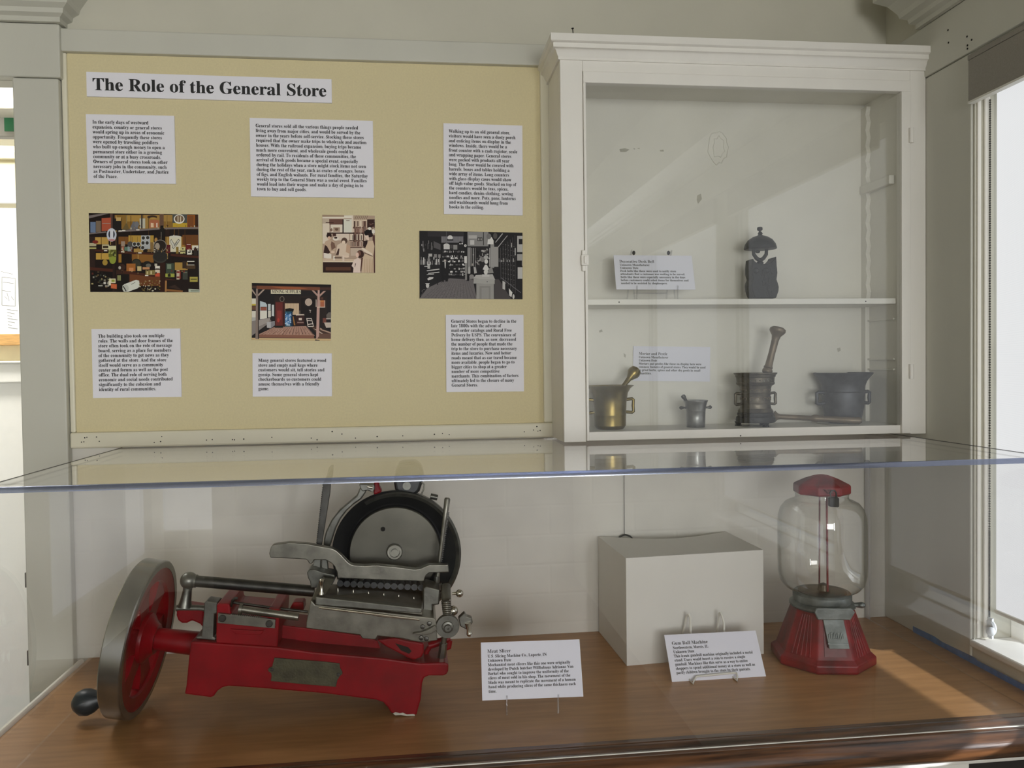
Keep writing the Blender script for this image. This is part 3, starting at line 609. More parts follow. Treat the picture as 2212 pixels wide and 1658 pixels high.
for i in range(90):
    x = random.uniform(600, 1950); y = rc(410, 800, 1180, 840)+random.uniform(-60, 0); p.rect(rc('1f1611', '6f5a3a', 'a58a58', '3b2a1c', '7b2f26', 'c9bf9c'), x, y, x+random.uniform(6, 22), y+random.uniform(6, 34))
p.done()
V = View(680, 450, 11.053)
p = Print('sepia photo of shoppers at a store counter, beside the board centre', [(696.3, 463.6), (808.9, 465.8), (811.2, 588.9), (697.6, 588.4)], V)
p.rect('b9a08c', 170, 140, 1460, 1545)
for a in [('a88f78', 180, 150, 900, 215), ('efe3d2', 180, 200, 700, 240), ('6d4a40', 345, 255, 680, 390), ('c9b7a2', 185, 250, 345, 360), ('e6d8c4', 185, 360, 350, 840), ('4a2c26', 260, 330, 450, 345), ('e9dccb', 360, 385, 660, 570), ('6b4b3f', 360, 385, 375, 570), ('b39a86', 440, 450, 600, 560), ('33201c', 660, 260, 690, 580), ('e2e0d2', 690, 255, 895, 575), ('efe6d6', 700, 165, 880, 235), ('8a7a6c', 750, 285, 830, 300), ('e8d9c8', 880, 160, 918, 600), ('b8a28c', 920, 165, 1260, 265), ('d9c4ae', 920, 265, 1250, 450), ('5a3a32', 910, 445, 1230, 470), ('a88878', 910, 470, 1210, 590), ('3a221d', 290, 575, 1180, 605), ('e3d2c2', 500, 605, 820, 760), ('e5d5c2', 845, 610, 1200, 760), ('43281f', 830, 755, 1200, 775), ('bfa593', 845, 775, 1150, 920), ('5a3a30', 840, 920, 1200, 940), ('cdb8a6', 860, 940, 1180, 1130), ('3a211c', 1250, 260, 1440, 460), ('5a3830', 1380, 640, 1440, 1535)]: p.rect(*a)
for k in range(7): p.poly('7d6250', [(950+k*45, 265), (990+k*45, 165), (1000+k*45, 165), (962+k*45, 265)])
for k in range(40): x = random.uniform(920, 1210); p.rect(rc('4a2d26', '8a6a5c', '6d4a40', 'e8d8c6'), x, rc(480, 800, 300), x+random.uniform(10, 26), rc(570, 900, 430))
for k in range(9): p.rect(rc('3a221d', '6a4238'), 860+k*30, 790, 872+k*30, 905)
for x in (900, 940, 975, 1030, 1105): p.rect('2c1814', x, 640, x+16, 750)
for k in range(16): x = random.uniform(1265, 1430); y = random.uniform(290, 500); p.rect(rc('b69a8a', '241310', '7a564a'), x, y, x+40, y+9)
p.rect('7a5a4a', 460, 470, 590, 478); p.oval('6f5344', 520, 500, 40, 30); p.oval('8d705f', 400, 510, 25, 40); p.oval('f0e4d6', 500, 720, 70, 50); p.oval('3a221d', 500, 700, 40, 22); p.rect('4a2d26', 430, 600, 510, 660)
p.oval('2b1714', 340, 650, 62, 62); p.oval('dcb9a0', 345, 705, 40, 42); p.poly('c9ae96', [(250, 790), (340, 745), (450, 780), (500, 900), (470, 1080), (250, 1090), (200, 950)]); p.poly('3a231e', [(240, 870), (290, 900), (370, 1050), (300, 1090), (210, 1060)]); p.poly('7d5f50', [(400, 780), (470, 830), (500, 930), (400, 1000), (380, 860)]); p.oval('e6cdb8', 430, 1040, 50, 22); p.rect('eee4d8', 215, 1060, 395, 1180, 30)
p.oval('5a4336', 705, 770, 72, 75); p.oval('f0d9c4', 690, 810, 42, 45); p.poly('e2cdb8', [(540, 870), (620, 830), (760, 840), (850, 900), (820, 1130), (720, 1160), (580, 1130), (500, 1080)]); p.poly('c8a68c', [(760, 840), (850, 900), (830, 1080), (740, 1040)]); p.poly('4a3028', [(560, 960), (590, 960), (570, 1110), (500, 1110)]); p.oval('e9d2bd', 760, 1150, 60, 26)
p.rect('d9c0a6', 190, 1190, 960, 1250, 20); p.rect('f0dcc2', 190, 1250, 920, 1275, 12); p.rect('2f1812', 195, 1285, 940, 1535); p.rect('5d3a28', 260, 1400, 860, 1480); p.rect('efe3d4', 440, 1130, 480, 1240); p.rect('e9d4c4', 660, 1120, 705, 1270); p.rect('4d322a', 470, 1165, 640, 1190)
p.oval('100a0a', 1285, 585, 105, 85); p.oval('f0e8dc', 1310, 480, 40, 35); p.oval('efe6da', 1400, 550, 38, 55); p.oval('2a1714', 1310, 640, 80, 50); p.poly('e9d2c2', [(1200, 650), (1280, 640), (1300, 760), (1230, 740)])
p.poly('2a1612', [(1160, 780), (1260, 760), (1240, 960), (1150, 900)]); p.poly('d8c0a4', [(1280, 780), (1390, 770), (1425, 900), (1400, 1130), (1410, 1535), (1120, 1535), (1150, 1180), (1220, 1050), (1210, 930)]); p.poly('eeddca', [(1110, 940), (1150, 930), (1370, 1080), (1380, 1130), (1180, 1030)]); p.poly('5a3e30', [(1180, 1050), (1385, 1135), (1375, 1150), (1175, 1065)])
for k in range(6): p.poly('b89a7c', [(1190+k*36, 1200), (1197+k*36, 1200), (1185+k*42, 1530), (1170+k*42, 1530)])
p.oval('3a2018', 1085, 1090, 90, 95); p.oval('7d5648', 1060, 1070, 40, 60); p.oval('e9c9b8', 1015, 1110, 38, 60); p.poly('ecd6ca', [(940, 1220), (1030, 1180), (1110, 1230), (1120, 1320), (1080, 1535), (915, 1535), (925, 1420), (880, 1370)]); p.poly('4a2a22', [(965, 1310), (985, 1310), (960, 1400), (950, 1395)]); p.poly('5a3830', [(1110, 1180), (1150, 1180), (1110, 1500), (1085, 1500)])
p.done()
V = View(890, 490, 8.848)
p = Print('black and white photo of a deep store interior, right on the board', [(905.3, 498.5), (1128.5, 501.9), (1129, 646.5), (907, 643.7)], V)
p.rect('1c1a1c', 130, 70, 2120, 1390)
p.poly('6d6869', [(290, 1170), (560, 1040), (720, 980), (1020, 1000), (1160, 1000), (1240, 1400), (150, 1360)]); p.poly('4a4546', [(1580, 1000), (1660, 1000), (1900, 1390), (1570, 1390)]); p.rect('2e2b2e', 300, 85, 1000, 180, 10); p.rect('77757a', 560, 180, 980, 300); p.rect('8f8d8c', 1060, 95, 1460, 370); p.rect('8c8a89', 1060, 350, 1120, 1000); p.rect('151315', 990, 95, 1055, 540); p.rect('9a9896', 1500, 330, 1570, 780); p.rect('a09e9c', 1500, 380, 1650, 760)
for k in range(15): a = 220+k*70; p.poly('565152', [(a, 1365), (a+9, 1365), (620+k*32, 1010), (616+k*32, 1010)])
for k in range(260):
    x, y = random.uniform(170, 1030), random.uniform(1060, 1350)
    if x > 1180-(1360-y) * .2 or y < 1250-x*.25: continue
    p.oval(rc('7d7878', '544f50', '6a6466'), x, y, 12, 4, 6)
p.rect('221f21', 1130, 380, 1500, 790)
for k in range(45): x, y = random.uniform(1150, 1460), random.uniform(400, 760); p.rect(rc('57534f', '8d8a88', '121112', '3a3636', 'b5b2b0'), x, y, x+random.uniform(8, 40), y+random.uniform(8, 45))
for x, w_ in ((1135, 12), (1165, 18), (1480, 20), (1205, 10)): p.rect('cfcdcb', x, 400, x+w_*.6, 760)
for k in range(6): p.rect(rc('8d8b8c', '5a5859'), 580+k*65, 185, 584+k*65, 300)
for a in [('c9c7c6', 1110, 250, 1190, 340), ('3a3838', 1250, 200, 1345, 270), ('a3a09e', 1262, 215, 1290, 255), ('a3a09e', 1310, 215, 1332, 255), ('b9b6b4', 1080, 160, 1240, 220), ('1f1d1e', 1360, 100, 1372, 350), ('141213', 1055, 370, 1130, 390), ('2a2829', 720, 330, 890, 440), ('8f8d8b', 790, 345, 865, 430), ('4d4a4b', 730, 345, 780, 410)]: p.rect(*a)
p.oval('d9d7d6', 728, 205, 50, 45); p.rect('1c1a1c', 670, 235, 790, 260); p.oval('d3d1d0', 660, 350, 58, 35); p.rect('cfcdcc', 605, 345, 720, 425); p.rect('8d8a89', 655, 285, 662, 330); p.rect('77757a', 655, 85, 659, 300)
for x, y in ((1020, 357), (918, 320), (958, 318)): p.oval('dddbd9', x, y, 24 if x > 1000 else 14, 26 if x > 1000 else 14, 12)
p.oval('55504f', 1020, 357, 8, 9, 8); p.oval('181617', 925, 295, 30, 20)
for y in (455, 540, 650, 700, 790, 850, 915): p.rect('0f0e0f', 560, y+28, 1020, y+40)
for k in range(190):
    y = rc(470, 560, 590, 650, 720, 795, 850, 905); x = random.uniform(570, 1015); p.rect(rc('c9c7c5', '8a8887', '5d5a5b', 'e4e2e0', '39373a'), x, y-random.uniform(0, 20), x+random.uniform(6, 34), y+random.uniform(8, 26))
for k in range(70): x = random.uniform(160, 540); p.rect(rc('6d6a6b', '3d3a3c', 'a5a3a2', '2a282a'), x, random.uniform(250, 470), x+random.uniform(6, 26), random.uniform(300, 480)) if k < 20 else p.rect(rc('c9c7c5', '6d6a6b', '8f8d8c', '2a282a'), x, 560+random.uniform(0, 130), x+random.uniform(5, 24), 720)
p.poly('565355', [(415, 270), (545, 330), (545, 440), (415, 395)]); p.rect('b5b3b1', 315, 510, 385, 565); p.rect('8a8786', 420, 520, 475, 585); p.rect('8d8a89', 500, 525, 545, 590)
for k in range(5): p.rect('dddbd9', 235+rc(0, 60), 710+k*18, 345, 722+k*18)
for q in [[(280, 830), (520, 795), (525, 815), (285, 845)], [(310, 880), (520, 855), (525, 870), (310, 895)], [(280, 910), (420, 890), (420, 905), (285, 920)], [(290, 990), (330, 960), (410, 960), (400, 990), (310, 1020)]]: p.poly('d0cecc', q)
p.rect('dad8d6', 255, 1075, 335, 1085); p.oval('c9c7c5', 297, 1120, 32, 45); p.rect('1a181a', 480, 900, 496, 1105); p.rect('1a181a', 555, 900, 566, 1060)
# two men and a seated one, a bust on a pedestal desk
p.poly('141215', [(570, 690), (630, 665), (690, 690), (715, 760), (700, 900), (685, 1040), (640, 1040), (630, 900), (605, 1050), (580, 1050), (560, 850), (545, 800)]); p.oval('bdb4ae', 630, 640, 22, 30); p.oval('171517', 632, 600, 28, 24); p.poly('e6e4e2', [(622, 670), (645, 670), (640, 790), (628, 780)])
p.poly('b2b0ae', [(1075, 770), (1110, 750), (1130, 890), (1070, 890)]); p.poly('b2b0ae', [(1170, 760), (1220, 770), (1240, 880), (1190, 890)]); p.poly('161416', [(1115, 750), (1175, 750), (1190, 890), (1180, 930), (1100, 930), (1115, 880)]); p.oval('9a938e', 1148, 720, 18, 26); p.poly('141214', [(1060, 890), (1110, 900), (1090, 1030), (1045, 1030)]); p.oval('8d8a88', 1140, 950, 45, 45)
p.rect('d6d4d2', 1000, 560, 1050, 690); p.rect('8d8b89', 1015, 690, 1050, 1010); p.poly('b5b3b0', [(1220, 920), (1540, 900), (1590, 1010), (1165, 985)]); p.rect('a9a7a4', 1175, 990, 1580, 1080, 10); p.rect('9c9a97', 1230, 1085, 1565, 1380); p.rect('8a8885', 1290, 1130, 1500, 1380); p.rect('989693', 1330, 1160, 1470, 1380); p.oval('3a3838', 1437, 1045, 9, 9, 8)
p.oval('d5d3d0', 1412, 860, 40, 48); p.oval('dddbd8', 1418, 660, 34, 45); p.poly('dad8d6', [(1395, 720), (1430, 720), (1470, 800), (1440, 840), (1350, 810)]); p.poly('8d8b89', [(1470, 790), (1530, 770), (1560, 880), (1440, 890)]); p.rect('c9c7c5', 1340, 905, 1480, 950); p.oval('7d7a79', 1350, 620, 45, 50); p.oval('b5b3b1', 1415, 580, 45, 35)
p.poly('e2e0de', [(1450, 240), (1520, 190), (1560, 260), (1560, 330), (1440, 330)]); p.oval('7a7877', 1470, 180, 45, 55); p.oval('55524f', 1590, 170, 40, 60)
for q in [[(1830, 165), (1650, 390), (1640, 380), (1815, 165)], [(1740, 130), (1600, 300), (1590, 290), (1725, 120)]]: p.poly('b5b3b2', q)
for k in range(7): x = 1690+k*46; p.poly('5d5a5b', [(x, 400-k*40), (x+7, 400-k*40), (x+12, 1000+k*45), (x+5, 1000+k*45)])
for k in range(5):
    for j in range(9): p.oval('8d8a8a', 1740+k*52, 330+j*92+k*10, 7, 7, 6)
for k in range(9): p.poly('3f3c3e', [(1690, 480+k*62), (1990, 300+k*112), (1990, 306+k*112), (1690, 485+k*62)])
for k in range(24): x = 1660+k*13; p.rect(rc('cfcdcb', '6a6869', '2a282a'), x, 600+rc(0, 30), x+10, 670)
p.poly('77757a', [(1700, 960), (2080, 1250), (2080, 1262), (1700, 972)]); p.rect('c5c3c1', 1730, 1030, 1780, 1180, 20); p.poly('dddbd9', [(1850, 1170), (1920, 1250), (1900, 1340), (1860, 1310)]); p.oval('cfcdcb', 1940, 1330, 20, 45); p.rect('bab8b6', 2010, 170, 2110, 480); p.rect('1a181a', 2040, 230, 2110, 330); p.rect('a9a7a5', 2010, 520, 2110, 740); p.rect('141214', 2010, 640, 2100, 760); p.rect('c5c3c1', 2020, 770, 2110, 990); p.rect('5a5758', 1905, 300, 1912, 390); p.rect('d9d7d5', 1900, 305, 1910, 390); p.rect('d9d7d5', 1965, 400, 1980, 540)
p.done()
V = View(530, 600, 11.055)
p = Print('colour photo of a wooden porch with a Mining Supplies sign, middle of the board', [(544, 610.9), (715, 614.5), (715, 735.7), (544, 733.4)], V)
p.rect('211c1d', 150, 110, 2050, 1510)
p.poly('c3cfd6', [(350, 550), (480, 590), (515, 640), (515, 960), (350, 990)]); p.rect('e6e2d6', 350, 790, 515, 980); p.rect('9a5a4a', 360, 700, 510, 780); p.rect('2c2420', 360, 690, 510, 700); p.rect('c6cdd0', 540, 620, 605, 770); p.rect('ddd9ce', 540, 780, 610, 940); p.rect('d6dada', 630, 640, 685, 920); p.rect('e6e0cc', 155, 490, 250, 640); p.rect('c8b24a', 155, 620, 250, 660); p.rect('6d4a38', 155, 670, 250, 760); p.rect('2a2320', 155, 760, 250, 780); p.rect('e2ddd0', 155, 790, 250, 960); p.rect('b9b7b2', 155, 940, 250, 1120)
p.poly('8d8480', [(155, 1030), (330, 1000), (560, 950), (700, 950), (520, 1110), (155, 1380)]); p.poly('a89f9a', [(320, 1010), (600, 960), (560, 1050), (320, 1160)])
p.rect('2a201d', 700, 430, 1950, 1150); p.rect('1c1414', 1330, 480, 1720, 1120)
p.poly('b58d7c', [(330, 1340), (700, 1170), (1450, 1150), (1660, 1380), (330, 1360)])
for k in range(16): x = 380+k*82; p.poly('3f2c26', [(x, 1350), (x+(10 if k % 3 else 18), 1350), (760+k*46, 1165), (755+k*46, 1165)])
for k in range(40): x, y = random.uniform(520, 1550), random.uniform(1190, 1330); p.poly(rc('c9a594', '99705f', '8a6354'), [(x, y), (x+8, y), (x-14, y+50), (x-24, y+50)])
p.poly('8d5f4f', [(330, 1350), (1640, 1370), (1640, 1440), (330, 1420)]); p.poly('d6b98a', [(155, 1430), (2045, 1450), (2045, 1500), (155, 1475)]); p.poly('4a352c', [(1560, 1150), (1700, 1160), (2045, 1330), (2045, 1380), (1700, 1330)]); p.poly('c9b3a4', [(1620, 1205), (1700, 1230), (1860, 1330), (1830, 1340)]); p.poly('b99a86', [(1780, 1190), (2045, 1300), (2045, 1330), (1790, 1240)]); p.rect('6d5044', 1700, 1330, 2045, 1440)
p.rect('1a1211', 155, 115, 2045, 200, 30); p.rect('7d4a34', 270, 185, 1780, 265, 35); p.poly('a8603c', [(600, 205), (1300, 225), (1500, 262), (900, 262)]); p.rect('4d342a', 155, 190, 270, 245); p.rect('4a2f26', 1780, 225, 2045, 290); p.poly('2e1d18', [(155, 175), (2045, 210), (2045, 218), (155, 183)])
for q in [[(255, 255), (300, 260), (305, 1460), (240, 1460)]]: p.poly('8d7d74', q)
p.poly('2e2320', [(300, 260), (315, 300), (325, 1460), (303, 1460)])
for q in [[(420, 275), (470, 275), (305, 440), (305, 390)], [(160, 260), (185, 290), (250, 390), (250, 430), (155, 310)]]: p.poly('b09c8e', q)
p.poly('c8a298', [(1730, 290), (1775, 295), (1775, 700), (1760, 1390), (1690, 1480), (1705, 760)]); p.poly('3a2a26', [(1665, 1470), (1775, 1480), (1775, 1500), (1665, 1500)])
for q in [[(1585, 300), (1640, 300), (1735, 400), (1735, 460)], [(1870, 310), (1925, 310), (1780, 450), (1780, 390)]]: p.poly('b9978c', q)
p.rect('efe4c8', 610, 280, 1325, 380, 6)
p.oval('7a6f62', 875, 505, 58, 70); p.oval('2a201d', 875, 505, 42, 54); p.rect('5a2a26', 720, 570, 940, 1150); p.rect('6d2e2a', 720, 590, 890, 1170); p.rect('8d3a34', 760, 780, 860, 1000); p.oval('b5453a', 790, 1010, 30, 50); p.rect('431f1d', 890, 580, 935, 1150); p.rect('22201d', 700, 1140, 900, 1190)
p.rect('d8bfa0', 945, 605, 1280, 880)
for k in range(9): p.rect('b89a7c', 965+k*36, 610, 975+k*36, 870)
p.rect('3a2420', 930, 590, 1300, 608); p.rect('2f1d1a', 1280, 600, 1300, 880); p.poly('191615', [(950, 740), (1060, 720), (1160, 740), (1150, 790), (1130, 820), (950, 800)])
p.rect('2f5a6c', 945, 800, 1120, 1160); p.rect('5f8fc0', 945, 860, 1110, 1110); p.rect('1b3550', 1090, 810, 1130, 1150)
for k in range(42): x, y = random.uniform(950, 1090), random.uniform(840, 1130); p.oval(rc('a9c6e2', '2e5f96', '24406a', '7da6d2', 'c9dcec'), x, y, random.uniform(8, 24), random.uniform(8, 26), 7)
p.poly('a3703c', [(1130, 920), (1150, 920), (1195, 1130), (1160, 1130)]); p.rect('3a1f1d', 1205, 890, 1410, 1130); p.poly('e2cfc0', [(1205, 875), (1225, 865), (1400, 865), (1410, 890), (1205, 895)]); p.rect('e0cdbf', 1275, 955, 1350, 1010); p.rect('c9a99c', 1240, 1055, 1390, 1066); p.rect('77504a', 1225, 1080, 1400, 1090); p.rect('c9b8a8', 1295, 780, 1303, 870)
p.oval('2a2220', 1450, 590, 55, 80); p.oval('c9b6a8', 1510, 578, 85, 90); p.oval('4a2a26', 1485, 578, 12, 14, 8)
for k in range(5): p.oval('b39f90', 1510+3*k, 578, 60-k*11, 64-k*12) if k % 2 == 0 else p.oval('cfbdae', 1510+3*k, 578, 60-k*11, 64-k*12)
p.rect('c9b6a9', 1680, 515, 1700, 695); p.rect('c4a08c', 1775, 530, 1905, 700, 5); p.rect('b56a4c', 1790, 530, 1880, 690); p.rect('c98a4c', 1790, 545, 1870, 570); p.rect('5a3a30', 1790, 460, 1860, 515); p.rect('e2d0c0', 1710, 690, 1905, 706)
for q in [[(1455, 960), (1475, 960), (1505, 1165), (1490, 1165)], [(1570, 960), (1585, 965), (1635, 1160), (1620, 1165)], [(1460, 960), (1575, 960), (1578, 978), (1464, 978)], [(1470, 1010), (1580, 1015), (1580, 1028), (1472, 1025)], [(1490, 1100), (1620, 1080), (1625, 1100), (1495, 1120)], [(1500, 1150), (1620, 1150), (1622, 1166), (1505, 1168)]]: p.poly('dccfc6', q)
p.rect('9a8d84', 1540, 770, 1560, 830); p.poly('c9bdb4', [(1520, 760), (1570, 765), (1565, 785), (1525, 780)]); p.poly('b9b7b9', [(510, 1060), (610, 1045), (700, 1030), (705, 1130), (610, 1200), (515, 1190)]); p.poly('8d8b90', [(610, 1060), (705, 1035), (705, 1130), (612, 1200)]); p.oval('262022', 650, 970, 60, 60); p.poly('6d665f', [(1935, 880), (1990, 820), (2045, 820), (2045, 960), (1940, 960)]); p.rect('7d4a40', 1850, 960, 1930, 1070); p.poly('cfc0b2', [(1880, 1065), (2045, 1065), (2045, 1185), (1930, 1190)]); p.rect('cfc4ba', 1930, 965, 2045, 985); p.poly('2a201d', [(1830, 1070), (1930, 1190), (1940, 1260), (1830, 1230)])
p.done()
tm = MB(); A = p.pl.px(*V.px(632, 360), .0009); B = p.pl.px(*V.px(1318, 366), .0009); vs, fs, x0, x1 = text_mesh('MINING SUPPLIES'); sz = (p.pl.px(*V.px(632, 360), .0009)-p.pl.px(*V.px(632, 287), .0009)).length/.68
put_text(tm, 'MINING SUPPLIES', A, (B-A).normalized(), p.pl.v, sz, (B-A).length/((x1-x0)*sz)); tm.build('lettering', 'hole', p.g)
# ================================================================ WALL CABINET
Z4 = View(1100, 40, 5.53); Z5 = View(1250, 640, 3.115); Z6 = View(1250, 440, 3.115)
CL = at(1213.5, 500, YC).x; CRX = XR-.0065
zb = at(1230, 955, YC).z; zt = at(1230, 128, YC).z
ks = MB()
cab = thing('wall_cabinet', 'white painted wall cabinet with glass door in the corner by the window', 'cabinet', ((CL+CRX)/2, -.08, zb))
DX0, DX1 = at(1268, 500, YC).x, at(1946, 500, YC).x          # clear opening
zdt = at(1500, 176, YC).z; zsb = at(1275, 930, YC).z; zs1 = at(1275, 952, YC).z
MB().box((CL, YC+.018, zb), (CL+.018, -.0125, zt)).build('left_side', 'white_trim', cab)
MB().box((DX1+.004, YC+.018, zb), (CRX, -.0125, zt)).build('right_side', 'cabinet_inside', cab)
MB().box((CL+.018, -.0122, zb), (CRX, -.0005, zt)).build('back_panel', 'cabinet_inside', cab)
MB().box((CL+.018, YC+.02, zt-.03), (CRX, -.0125, zt)).build('top_panel', 'cabinet_inside', cab)
MB().box((CL, YC, zb), (DX0-.006, YC+.018, zt)).build('stile', 'white_trim', cab, bevel=.0015)
xd = at(1966, 500, YC).x; ztop = at(1500, 161, YC).z
MB().box((xd, YC, zb), (CRX, YC+.018, zt)).build('stile', 'white_trim', cab, bevel=.0015)
MB().box((DX0-.006, YC, ztop), (xd, YC+.018, zt)).build('top_rail', 'white_trim', cab, bevel=.0015)
zsh = at(1500, 645, YC+.02).z; zsl = at(1500, 657.5, YC+.02).z
SF = YC+.022
MB().box((CL+.018, SF, zsl), (DX1+.004, -.0123, zsh)).build('shelf', 'white_trim', cab, bevel=.001)
ZB2 = at(1500, 926, SF).z
MB().box((CL+.018, YC+.003, zs1), (DX1+.012, -.0123, ZB2)).build('bottom_shelf', 'white_trim', cab, bevel=.001)
cp = [(0, zt-.002), (.004, zt-.002), (.004, zt+.003), (.007, zt+.008), (.010, zt+.015), (.013, zt+.018), (.016, zt+.019), (.016, zt+.028), (.019, zt+.029), (.022, zt+.031), (.022, zt+.045), (0, zt+.045)]
MB().sweep(cp, [((CL, -.0005), (-1, 0)), ((CL, YC), (-1, -1)), ((CRX, YC), (0, -1))]).build('cornice', 'white_trim', cab, smooth=30)
MB().box((CL, YC, zt+.03), (CRX, -.0005, zt+.044)).build('roof_board', 'white_trim', cab)
for x, y, Y in ((272, 38, SF), (1932, 33, SF), (1090, 937, YC+.003)):
    q = Z5.p(x, y, Y); MB().lathe([(0, 0), (.0015, 0), (.0013, .0005), (0, .0005)], (q.x, Y, q.z), (0, -1, 0), 8).build('nail_hole', 'hole', cab)
for pts in ([(1338, 322), (1350, 320), (1360, 323), (1352, 328), (1340, 328)], [(1425, 324), (1433, 323), (1434, 327), (1426, 327)], [(1367, 321), (1372, 320), (1371, 323)], [(1376, 320), (1382, 319), (1381, 322)], [(1506, 422), (1514, 418), (1516, 430), (1508, 440), (1505, 432)], [(1808, 752), (1815, 750), (1816, 757), (1810, 760)], [(1347, 762), (1352, 766), (1351, 772), (1348, 770)], [(1294, 714), (1300, 711), (1302, 716), (1295, 718)]):
    MB().slab([at(x, y, -.0125) for x, y in pts], (0, -.0002, 0)).build('paint_chip', 'chip_grey', cab)
def ring_px(cx, cy, rx, ry, n, jit): return [at(cx+rx*math.cos(2*math.pi*i/n)*(1+random.uniform(-jit, jit)), cy+ry*math.sin(2*math.pi*i/n)*(1+random.uniform(-jit, jit)), -.0125) for i in range(n)]
MB().tube(ring_px(1551, 318, 21, 36, 22, .12), .0011, 6, closed=True).tube(ring_px(1553, 318, 12, 24, 16, .25), .0009, 6, closed=True).build('blister', 'cabinet_inside', cab, smooth=60)
MB().tube([at(1516, 198, -.0125), at(1517, 186, -.0125), at(1526, 184, -.0125), at(1533, 180, -.0125)], .0008, 6).build('crack', 'chip_grey', cab)
# scalloped shelf battens and cleats on the right inner side
bt = MB(); xs_ = DX1+.004
for y0 in (-.022, ):
    out = []; z = zsh+.005
    k = 0
    while z < zt-.04: out.append((y0-.010-(.006 if k % 2 else 0), z)); z += .018; k += 1
    pts = [(xs_-.010, -.0125, out[0][1])]+[(xs_-.010, y, z) for y, z in out]+[(xs_-.010, -.0125, out[-1][1])]
    bt.slab(pts, (.010, 0, 0))
bt.box((xs_-.010, -.03, ZB2), (xs_, -.0125, zsl))
bt.build('shelf_batten', 'cabinet_inside', cab)
zc_ = at(1925, 395, -.09).z
MB().box((xs_-.014, -.135, zc_-.012), (xs_, -.0125, zc_+.008)).build('shelf_cleat', 'cabinet_inside', cab, bevel=.002)
for y in (690, 775, 797): z = at(1915, y, -.09).z; MB().box((xs_-.005, -.135, z-.002), (xs_, -.03, z+.002)).build('shelf_cleat', 'cabinet_inside', cab)
# glass door
DY = YC-.004
dm = MB(); dt = at(1500, 184, DY).z; dbz = zb+.002
dm.box((DX0-.0055, DY, ztop-.0005), (xd-.0005, DY+.02, ztop-.0005-(ztop-dt))); dm.box((DX1, DY, dbz), (xd-.0005, DY+.02, dt)); dm.box((DX0-.0055, DY, zs1), (DX0, DY+.02, dt))
door = dm.build('door', 'white_trim', cab, bevel=.0015)
MB().box((DX0, DY+.008, ZB2-.004), (DX1, DY+.011, dt)).build('glass_pane', 'door_glass', door)
for y in (293, 802):
    q = at(1967, y, DY); MB().tube([(q.x, DY-.003, q.z-.016), (q.x, DY-.003, q.z+.016)], .005, 12).build('hinge', 'white_trim', door, smooth=40)
lm = MB(); q = at(1262, 562, DY); lm.box((q.x-.007, DY-.006, q.z-.011), (q.x+.009, DY, q.z+.011)); lm.box((q.x-.005, DY-.003, q.z+.011), (q.x+.003, DY, q.z+.021)); lm.box((q.x-.005, DY-.003, q.z-.023), (q.x+.003, DY, q.z-.011)); lm.box((q.x-.002, DY-.010, q.z-.008), (q.x+.004, DY-.006, q.z+.008))
lm.build('latch', 'white_trim', door, bevel=.0015)
g = thing('iron_nail', 'dark nail sticking up from the cabinet cornice', 'nail', at(1240, 79, -.12))
a = at(1240, 80, -.12); a.z = zt+.045; b = at(1237, 62, -.12)
MB().tube([a, b], .0010, 8).lathe([(0, 0), (.0028, 0), (.0028, .0012), (0, .0012)], b, (b-a), 12).build('nail', 'iron_black', g)
# ---------------------------------------------------------------- label cards
def label_card(label, corners, Yb, Yt, head, hfirst, hright, lines, first, last, right):
    pl = Plane(at(*corners[0], Yt), at(*corners[1], Yt), at(*corners[2], Yb), at(*corners[3], Yb))
    g = thing('label_card', label, 'sign', pl.c, 'exhibit label cards')
    pl.board(.0012).build('card', 'card_white', g)
    mb = MB(); text_block(mb, pl, lines, first, last, right, .0002, 1.0)
    A = pl.px(*hfirst, .0002); wd = (pl.px(*hright, .0002)-A).dot(pl.u); tmh = text_mesh(head); sz = wd/(tmh[3]-tmh[2]); put_text(mb, head, A, pl.u, pl.v, sz*1.05, 1/1.05)
    mb.build('lettering', 'ink', g); return pl
C1 = View(1020, 1360, 8.19)
pl1 = label_card('white label card headed Meat Slicer on clear easel', [(1038, 1387.5), (1250, 1380), (1262, 1504), (1042.5, 1512)], -.425, -.385, 'Meat Slicer', C1.px(270, 408), C1.px(683, 395),
 'U.S. Slicing Machine Co., Laporte, IN|Unknown Date|Mechanical meat slicers like this one were originally|developed by Dutch butcher Willhelmus Adrianus Van|Berkel who sought to improve the uniformity of the|slices of meat sold in his shop. The movement of the|blade was meant to replicate the movement of a human|hand while producing slices of the same thickness each|time.'.split('|'), C1.px(273, 490), C1.px(293, 1112), C1.px(1835, 975))
C2 = View(1420, 1300, 8.288)
pl2 = label_card('white label card headed Gum Ball Machine on white wire easel', [(1436.5, 1371), (1633.5, 1361), (1653.5, 1461), (1450, 1472)], -.318, -.268, 'Gum Ball Machine', C2.px(265, 765), C2.px(903, 725),
 'Northwestern, Morris, IL|Unknown Date|This iconic gumball machine originally included a metal|stand. Users would insert a coin to receive a single|gumball. Machines like this serve as a way to entice|shoppers to spend additional money at a store as well as|pacify children brought to the store by their parents.'.split('|'), C2.px(280, 843), C2.px(345, 1288), C2.px(1760, 1130))
C3 = View(1310, 530, 10.53)
pl3 = label_card('white label card headed Decorative Desk Bell on the upper shelf', [(1325.7, 550.4), (1494.5, 552.5), (1502, 625), (1331, 625)], -.10, -.075, 'Decorative Desk Bell', C3.px(298, 388), C3.px(1085, 388),
 'Unknown Manufacturer|Unknown Date|Desk bells like these were used to notify store|attendants that a customer was waiting to be served.|Bells like these were especially necessary in the days|before customers could select items for themselves and|needed to be assisted by shopkeepers.'.split('|'), C3.px(305, 462), C3.px(335, 878), C3.px(1873, 805))
C4 = View(1350, 730, 11.06)
